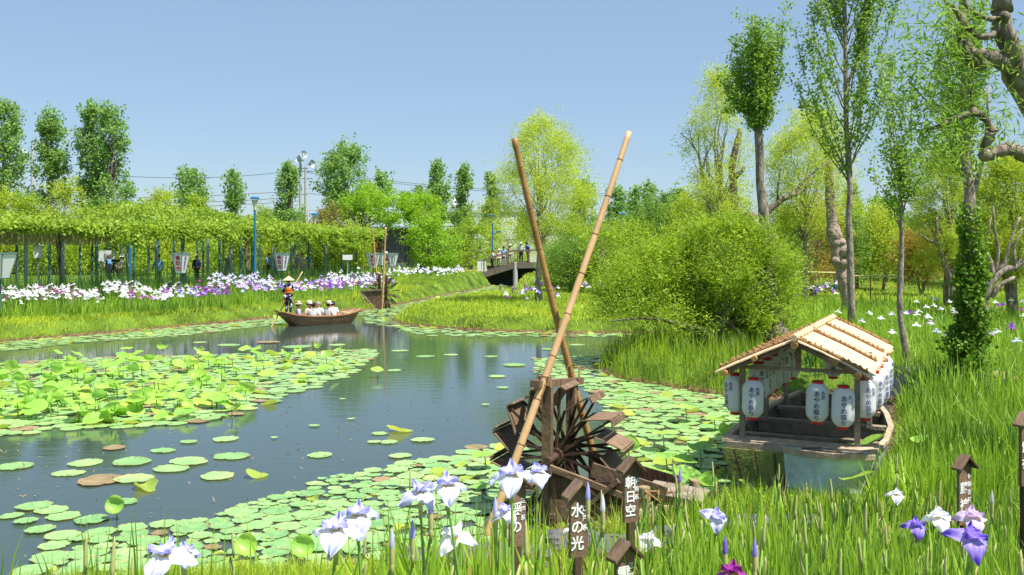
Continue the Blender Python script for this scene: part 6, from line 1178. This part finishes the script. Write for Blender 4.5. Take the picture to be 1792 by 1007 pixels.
tag(far_m.build('iris_blooms', [fcol[k] for k in fm_list]+[stemm], smooth=True), 'far rows of irises in flower, white, lavender and purple', 'irises', None, 'stuff')
# orange and blue flower drifts
def drift(name, n, poly, h, mat_, lab, s=.05):
    X, Y, Z, d = scatter(n, 20, 90, poly, .8); m = MB(); C = np.column_stack([X, Y, Z+h*rng.uniform(.7, 1.1, len(X))]); leaves(m, C, s, 1.0, 0, up=2); tag(m.build(name, mat_), lab, 'flowers', None, 'stuff')
drift('orange_flowers', 50000, pp([(1520, 512), (1575, 510), (1575, 500), (1520, 502)], .6), .45, M('orange petals', (.85, .25, .01), (.7, .16, .01), .6), 'patch of orange flowers below the bamboo rail', .09)
drift('blue_flowers', 26000, pp([(1380, 489), (1480, 489), (1620, 488), (1640, 478), (1380, 478)], .7), .8, M('blue petals', (.2, .25, .65), (.35, .4, .7), .6), 'hazy drift of small blue flowers behind the rails', .09)
# ---------------- floating pads and lotus leaves ----------------
def pad_mesh(kind):
    m = MB(); n = 26; th = np.arange(n)*2*pi/n; rr = 1+.03*rng.normal(size=n)+.05*np.sin(2*th+rng.uniform(0, 6))+.03*np.sin(5*th+rng.uniform(0, 6))-.14*(rng.uniform(size=n) < .08); rings = [.0, .35, .72, 1.0]; zz = [0, .004, .006, .01]
    V = [[0, 0, -.002]]
    for r, z in zip(rings[1:], zz[1:]):
        V += [[r*rr[k]*cos(th[k])*.5, r*rr[k]*sin(th[k])*.5, z+(.012*rng.uniform(0, 1) if r == 1 and rng.uniform() < .3 else 0)] for k in range(n)]
    F3 = [[0, 1+k, 1+(k+1) % n] for k in range(n)]; F4 = [[1+q*n+k, 1+q*n+n+k, 1+q*n+n+(k+1) % n, 1+q*n+(k+1) % n] for q in (0, 1) for k in range(n)]
    V = np.array(V); L0 = V*[1, 1, 0]
    if kind == 'curl': V[:, 2] += np.clip(np.abs(V[:, 1])-.2, 0, 1)**1.3*1.0; V[:, 1] *= .55
    if kind == 'fold': V[:, 2] += np.clip(V[:, 0]-.1, 0, 1)*.7; V[:, 0] = np.where(V[:, 0] > 0, V[:, 0]*.5, V[:, 0])
    m.add(V, F4, F3, var=rng.uniform(0, .5), loc=L0); return m
PADS = [pad_mesh('flat') for _ in range(9)]; PM = [p.mesh('lily_pad', pad_m, True) for p in PADS]; PMY = [pad_mesh('curl').mesh('lily_pad', pad_y, True), pad_mesh('fold').mesh('lily_pad', pad_y, True), pad_mesh('curl').mesh('lily_pad', pad_y, True)]; PMB = [pad_mesh('flat').mesh('lily_pad', pad_b, True)]
R1 = pp([(-120, 645), (0, 640), (110, 628), (300, 624), (480, 618), (640, 612), (652, 626), (610, 655), (525, 680), (470, 705), (400, 730), (300, 742), (150, 752), (0, 766), (-120, 770)])
R2 = pp([(560, 850), (640, 838), (720, 820), (800, 806), (872, 780), (900, 800), (930, 860), (870, 950), (780, 985), (700, 1010), (400, 1040), (250, 1050), (60, 1060), (20, 1000), (120, 950), (300, 905), (380, 870), (470, 868)])
R3 = pp([(930, 628), (1050, 622), (1058, 650), (1110, 668), (1180, 680), (1270, 695), (1300, 720), (1270, 790), (1262, 850), (1235, 885), (1180, 900), (1120, 850), (1090, 800), (1075, 745), (1060, 710), (1000, 670), (940, 650)])
R4 = pp([(-100, 612), (0, 600), (200, 584), (450, 561), (520, 554), (520, 564), (440, 574), (300, 590), (150, 600), (0, 615), (-100, 622)])
R5 = pp([(630, 547), (700, 534), (780, 516), (850, 498), (890, 494), (880, 515), (780, 530), (725, 544), (695, 558), (720, 572), (850, 581), (1000, 585), (1200, 585), (1200, 592), (1000, 590), (840, 590), (740, 588), (680, 574), (640, 565)])
pads = []; cells = {}
def put(x, y, r, gap=.78):
    cx_, cy_ = int(x/.7), int(y/.7)
    for i in (-1, 0, 1):
        for j in (-1, 0, 1):
            for (a, b, c) in cells.get((cx_+i, cy_+j), ()):
                if (a-x)**2+(b-y)**2 < (gap*(c+r)/2)**2: return False
    cells.setdefault((cx_, cy_), []).append((x, y, r)); pads.append((x, y, r)); return True
def fill(poly, n, r0, r1, gap=.78, edge=.3, holes=0.0, sd=1):
    xs = [p[0] for p in poly]; ys = [p[1] for p in poly]; X = rng.uniform(min(xs), max(xs), n); Y = rng.uniform(min(ys), max(ys), n); d = segdist(X, Y, poly)+.5*noise2(X, Y, 1.1, sd)*edge*2; dp = segdist(X, Y, POND); h = noise2(X, Y, .9, sd+50)
    for x, y, a, b, c in zip(X, Y, d, dp, h):
        if a < 0 and b < -.02 and c > -1+holes and not (in_boat(x, y)): put(x, y, rng.uniform(r0, r1), gap)
def in_boat(x, y):
    dx, dy = x-BL[0], y-BL[1]; c, s = cos(-BY), sin(-BY); lx, ly = c*dx-s*dy, s*dx+c*dy
    dx, dy = x-FW[0], y-FW[1]; c, s = cos(-RW), sin(-RW); wx, wy = c*dx-s*dy, s*dx+c*dy
    return (-1.25 < lx < 1.25 and -.1 < ly < 4.4) or (-.9 < wx < 1.6 and -.1 < wy < 1.0)
fill(R2, 2600, .28, .47, .78, .8, .42, 2); fill(R3, 6000, .24, .5, .74, .3, .45, 3); fill(R1, 12000, .28, .5, .7, .5, .05, 4); fill(R4, 5000, .22, .45, .72, .15, 0, 5); fill(R5, 9000, .22, .5, .72, .25, 0.1, 6); fill(R2, 9000, .14, .3, .72, .9, .1, 7); fill(R3, 3000, .14, .26, .8, .4, .3, 8)
for px, py, s in ((25, 818, 60), (20, 724, 55), (175, 842, 75), (235, 840, 70), (150, 812, 60), (200, 785, 40), (285, 790, 40), (405, 800, 60), (395, 770, 45), (560, 798, 45), (700, 800, 40), (410, 717, 25), (550, 747, 20), (450, 835, 40), (380, 835, 60), (300, 822, 60), (255, 856, 90), (120, 830, 55), (330, 810, 70), (230, 810, 65), (480, 768, 14), (700, 757, 45), (680, 775, 35), (665, 760, 30), (740, 772, 40), (655, 775, 25), (60, 888, 60), (110, 905, 60), (45, 915, 40), (90, 895, 55), (215, 880, 50), (70, 930, 50), (160, 912, 60), (110, 940, 60), (20, 905, 40), (180, 930, 70), (120, 965, 70), (210, 955, 80), (330, 775, 30), (575, 620, 30), (790, 622, 25), (745, 625, 35), (700, 615, 30), (880, 680, 20), (870, 660, 30), (690, 650, 25), (1010, 605, 25), (960, 612, 25), (900, 640, 40), (860, 625, 25), (850, 710, 15), (600, 700, 12), (615, 735, 14), (470, 600, 40), (400, 605, 40), (520, 608, 50), (440, 612, 35), (350, 600, 25), (590, 605, 30)):
    x, y = W(px, py); put(x, y, s/F*y, .6)
pads.sort(key=lambda p: p[1]); stuff = MB(); ni = 0
for i, (x, y, r) in enumerate(pads):
    u = rng.uniform(); sc_ = (r*rng.uniform(.92, 1.12), r, 1); rz_ = rng.uniform(0, 6.28); z = rng.uniform(.006, .02)
    if i < 300:
        if u < .05: me = PMY[rng.integers(3)]; nm = 'curled yellow green lotus pad lying on the water'; gr = 'curled pads on the water'; sc_ = (r*.75, r*.75, r*.75)
        elif u < .10: me = PMB[0]; sc_ = (r*.6, r*.6, 1); nm = 'withered brown pad lying on the water'; gr = 'withered pads on the water'
        else: me = PM[rng.integers(9)]; nm = 'round green lotus pad floating flat on the near water'; gr = 'floating pads on the near water'
        tag(link('lily_pad', me, None, (x, y, z), (rng.normal()*.012, rng.normal()*.012, rz_), sc_), nm, 'lily pad', gr)
    else:
        p = PADS[rng.integers(9)]; V = p.V[0]*[sc_[0], sc_[1], 1]; ca, sa = cos(rz_), sin(rz_); V = np.column_stack([V[:, 0]*ca-V[:, 1]*sa+x, V[:, 0]*sa+V[:, 1]*ca+y, V[:, 2]+z]); mi = 1 if u < .07 else 2 if u < .13 else 0
        if mi == 1: V[:, 2] += np.clip((V[:, 0]-x)*cos(rz_)+(V[:, 1]-y)*sin(rz_), 0, 1)*.6
        stuff.add(V, p.F4[0], p.F3[0], mi, rng.uniform(0, 1.15), loc=p.L[0])
tag(stuff.build('lily_pads', [pad_m, pad_y, pad_b], smooth=True), 'sheet of floating pads spreading over the far parts of the pond', 'lily pads', None, 'stuff')
def lotus_meshes():
    out = []
    for v in range(8):
        m = MB(); nr, n = 6, 22; th = np.arange(n)*2*pi/n; ph = rng.uniform(0, 6); cup = [.35, .6, -.1, .9, .2, .5, 1.3, -.3][v]; fold = [.1, .25, .2, .5, .1, .35, .9, .3][v]; V = [[0, 0, 0]]
        for q in range(1, nr+1):
            r = q/nr
            for k in range(n): x, y = r*.5*cos(th[k]), r*.5*sin(th[k]); V.append([x*(1-.25*cup*r*r), y*(1-.5*fold*r*r), cup*.5*(r*.5)**2+fold*1.2*y*y+.03*r*r*sin(3*th[k]+ph)+.015*r*rng.normal()*(q == nr)])
        F3 = [[0, 1+k, 1+(k+1) % n] for k in range(n)]; F4 = [[1+q*n+k, 1+q*n+n+k, 1+q*n+n+(k+1) % n, 1+q*n+(k+1) % n] for q in range(nr-1) for k in range(n)]
        m.add(V, F4, F3, var=rng.uniform(0, .5), loc=np.array([[0, 0, 0]]+[[q/nr*.5*cos(t_), q/nr*.5*sin(t_), 0] for q in range(1, nr+1) for t_ in th])); out.append(m.mesh('lotus_blade', lot_m, True))
    return out
LB = lotus_meshes(); ms = MB(); ms.tube([(0, 0, -1), (.02, 0, -.5), (0, 0, 0)], [.011, .010, .009], 6); LS = ms.mesh('lotus_stem', lot_s, True)
def lotus(x, y, h, r, tx, ty, label, group=None, rz=None, v=None):
    z0 = -.15 if segdist(np.array([x]), np.array([y]), POND)[0] < 0 else gz(x, y)-.02
    o = empty('lotus_leaf', (x, y, z0), label, 'lotus leaf', group); b = link('blade', LB[rng.integers(8) if v is None else v], o, (0, 0, h-z0), (tx, ty, rng.uniform(0, 6) if rz is None else rz), (r,)*3); s = link('stem', LS, o, (0, 0, h-z0), (0, 0, 0), (1, 1, h-z0)); return o
cnt = 0
for _ in range(4000):
    if cnt >= 275: break
    px = rng.uniform(-60, 600); py = rng.uniform(622, 745); x, y = W(px, py)
    if segdist(np.array([x]), np.array([y]), R1)[0] < -.15 and rng.uniform() < (1 if px < 420 else .35): lotus(x, y, rng.uniform(.06, .32), rng.uniform(.28, .5), rng.normal()*.3, rng.normal()*.3, 'lotus leaf standing just above the water in the left lotus patch', 'standing lotus leaves of the left patch'); cnt += 1
for px, py, r, h, lb in ((1100, 790, .55, .3, 'bright lotus leaf with raised rim left of the sign tops'), (1160, 758, .5, .3, 'wide bright lotus leaf in the middle of the right channel'), (1200, 713, .5, .3, 'flat round lotus leaf high in the right channel'), (1250, 735, .45, .22, 'lotus leaf beside the left side of the lantern boat'), (1165, 795, .42, .25, 'folded lotus leaf above the chute'), (1225, 785, .45, .3, 'lotus leaf close to the boat corner'), (1195, 808, .5, .2, 'flat pale lotus leaf above the chute'), (1150, 830, .55, .22, 'large pale lotus leaf behind the log post'), (1205, 835, .55, .22, 'large pale lotus leaf behind the right log post'), (1240, 850, .4, .2, 'lotus leaf touching the boat front'), (848, 795, .42, .25, 'lotus leaf left of the waterwheel paddles'), (842, 850, .22, .2, 'small lotus leaf left of the bamboo pole foot'), (1270, 760, .4, .3, 'lotus leaf at the left boat side'), (405, 716, .36, .2, 'round upright lotus leaf at the lower edge of the left patch'), (48, 712, .45, .25, 'large round pale lotus leaf at far left'), (660, 648, .38, .2, 'single lotus leaf right of the left patch'), (1520, 777, .66, .55, 'big bright lotus leaf by the right side of the lantern boat'), (1500, 835, .5, .3, 'dark lotus leaf low at the right side of the boat'), (1610, 770, .3, .6, 'small lotus leaf among the marsh leaves'), (1745, 772, .32, .6, 'round lotus leaf among the marsh leaves near the right edge'), (1560, 655, .3, .3, 'lotus leaf behind the boat')):
    Y = 5780/(py-430)
    for _i in range(3): zz_ = h; Y = F*(CH-zz_)/(py-HZ)
    lotus(XX(px, Y), Y, h, r, rng.normal()*.12+.08, rng.normal()*.15, lb)
for px, py, r, tx in ((202, 888, .3, 1.2), (430, 962, .32, .9), (530, 962, .32, 1.1)):
    x, y = W(px, py, .15); lotus(x, y, .18, r, tx, .3, 'upright folded lotus leaf standing in the near water', 'upright lotus leaves in the near water', rz=0, v=3)
# stalk and one white water lily
x, y = W(975, 905, 0); m = MB()
for k in range(9): G, v = petal(.09, .035, RD(60 if k < 5 else 25), RD(75 if k < 5 else 50), k*2.4, na=5, nb=4, c=(x, y, .12)); m.grid(G, var=v*.6+.4)
m.tube([(x, y, -.1), (x, y, .12)], .01, 5, mi=1); tag(m.build('water_lily', [fcol['white'], lot_s], smooth=True), 'cream water lily flower in front of the waterwheel', 'water lily')
# ---------------- stones, sheets, straw ----------------
stone_m = M('grey edging stone', (.17, .165, .17), (.07, .07, .075), .85, 5, (.9, .2), .6, 25); tarp = M('black mulch sheet', (.035, .038, .05), (.02, .02, .028), .45, 4, (.8, .2), .6, 12); straw = M('dry straw litter', (.42, .30, .15), (.24, .16, .08), .9, 20, (.8, .3), .9, 60)
def rock(px, py, Y, sx, sy, sz, lb, mt=stone_m, name='edging_stone', cat='stone'):
    a = np.linspace(0, pi, 9); m = MB(); x = XX(px, Y); g = gz(x, Y); th = np.arange(18)*2*pi/18; V = []
    for t in a:
        for q in th: k = 1+.18*rng.normal()*.5; V.append([np.sign(cos(q))*abs(cos(q))**.6*max(sin(t), .02)**.6*sx*k, np.sign(sin(q))*abs(sin(q))**.6*max(sin(t), .02)**.6*sy*k, cos(t)*sz])
    V = np.array(V).reshape(9, 18, 3); V = np.concatenate([V, V[:, :1]], 1); m.grid(V[:, ::-1]); o = m.build(name, mt, smooth=False); o.location = (x, Y, g+sz*.25); tag(o, lb, cat); return o
rock(1000, 880, 9.9, .35, .2, .14, 'grey edging stone left of the water sign at the shore'); rock(1075, 930, 9.6, .45, .22, .14, 'grey edging stone between the two tall name signs'); rock(865, 985, 9.3, .55, .2, .13, 'flat grey edging stone low under the nearly white iris'); rock(1170, 915, 10.1, .22, .16, .12, 'small grey edging stone under the chute'); rock(1300, 905, 10.6, .4, .2, .13, 'grey edging stone in front of the boat'); rock(735, 1003, 9.4, .4, .16, .1, 'flat edging stone at the bottom edge'); rock(1220, 940, 9.6, .35, .15, .12, 'dark edging stone below the hanging lavender iris'); rock(1400, 895, 10.7, .35, .2, .12, 'grey stone in the leaves before the boat')
def sheet(px, py, w_, d_, h_, lb, mt, name, cat, Y=None):
    x, y = W(px, py, .35); y = Y or y; x = XX(px, y); m = MB(); X, Yg = np.meshgrid(np.linspace(-w_/2, w_/2, 30), np.linspace(-d_/2, d_/2, 16)); z, _ = ground(x+X.ravel(), y+Yg.ravel()); Z = z.reshape(X.shape)+.03+h_*np.clip(1-(2*X/w_)**2, 0, 1)*np.clip(1-(2*Yg/d_)**2, 0, 1)**.5+.03*noise2(X, Yg, 5, int(px))
    Z = np.where((np.abs(X) > w_*.47) | (np.abs(Yg) > d_*.45), Z-.12, Z); m.grid(np.stack([X+x, Yg+y, Z], -1)); tag(m.build(name, mt, smooth=True), lb, cat)
sheet(1700, 905, 2.0, .9, .14, 'black mulch sheet behind the two character name sign', tarp, 'mulch_sheet', 'ground sheet', 9.7); sheet(1680, 880, 1.9, .5, .14, 'dry straw on top of the black mulch sheet', straw, 'straw_litter', 'straw', 10.4); sheet(1550, 885, 1.0, .5, .06, 'thin straw patch left of the pale blue iris', straw, 'straw_litter', 'straw', 10.4)
sheet(1590, 655, 2.4, 2.0, .14, 'grey mulch sheet at the foot of the slender leaning tree', tarp, 'mulch_sheet', 'ground sheet', 22.3); sheet(1640, 650, 1.6, .8, .05, 'straw strip between the slender tree and the ivy', straw, 'straw_litter', 'straw', 22.2); sheet(1790, 690, 1.9, .9, .22, 'dark plastic heap at the right edge behind the marsh leaves', tarp, 'mulch_sheet', 'ground sheet', 19.6); sheet(1748, 665, 1.2, .8, .24, 'heap of dry straw right of the ivy clad trunk', straw, 'straw_heap', 'straw', 20.6)

# small weeds between the blades and floating bits on the water
def weeds(n, y0, y1, h, size, lab, fn, mt, name='weeds'):
    X, Y, Z, d = scatter(n, y0, y1, None, .75, 0, 1.0); k = fn(X, Y, d); X, Y, Z = X[k], Y[k], Z[k]; gi = rng.integers(0, len(X), len(X)); gi = (gi//14)*14; C = np.column_stack([X[gi], Y[gi], Z[gi]])+rng.normal(size=(len(X), 3))*[.09, .09, h*.3]; C[:, 2] += h*rng.uniform(.2, 1, len(X)); m = MB(); leaves(m, C, size, .5, 0, up=1.2); tag(m.build(name, mt), lab, 'weeds', None, 'stuff')
weeds(26000, 6.5, 30, .16, .06, 'low broad leaved weeds between the blades on the near right bank', lambda x, y, d: (x > -.1*y) & (noise2(x, y, .8, 91) > -.1), L_bush)
weeds(9000, 28, 60, .2, .11, 'broad leaved weeds scattered over the island and banks', lambda x, y, d: noise2(x, y, .5, 92) > .15, L_silk)
m = MB(); n = 900; Y = 1/rng.uniform(1/60, 1/10.5, n); X = rng.uniform(-.6, .35, n)*Y; k = segdist(X, Y, POND) < -.2; X, Y = X[k], Y[k]; C = np.column_stack([X, Y, np.full(len(X), .02)]); leaves(m, C, .07, .3, 0, up=3)
tag(m.build('floating_bits', pad_b), 'small floating leaf scraps and bits on the open water', 'leaf litter', None, 'stuff')
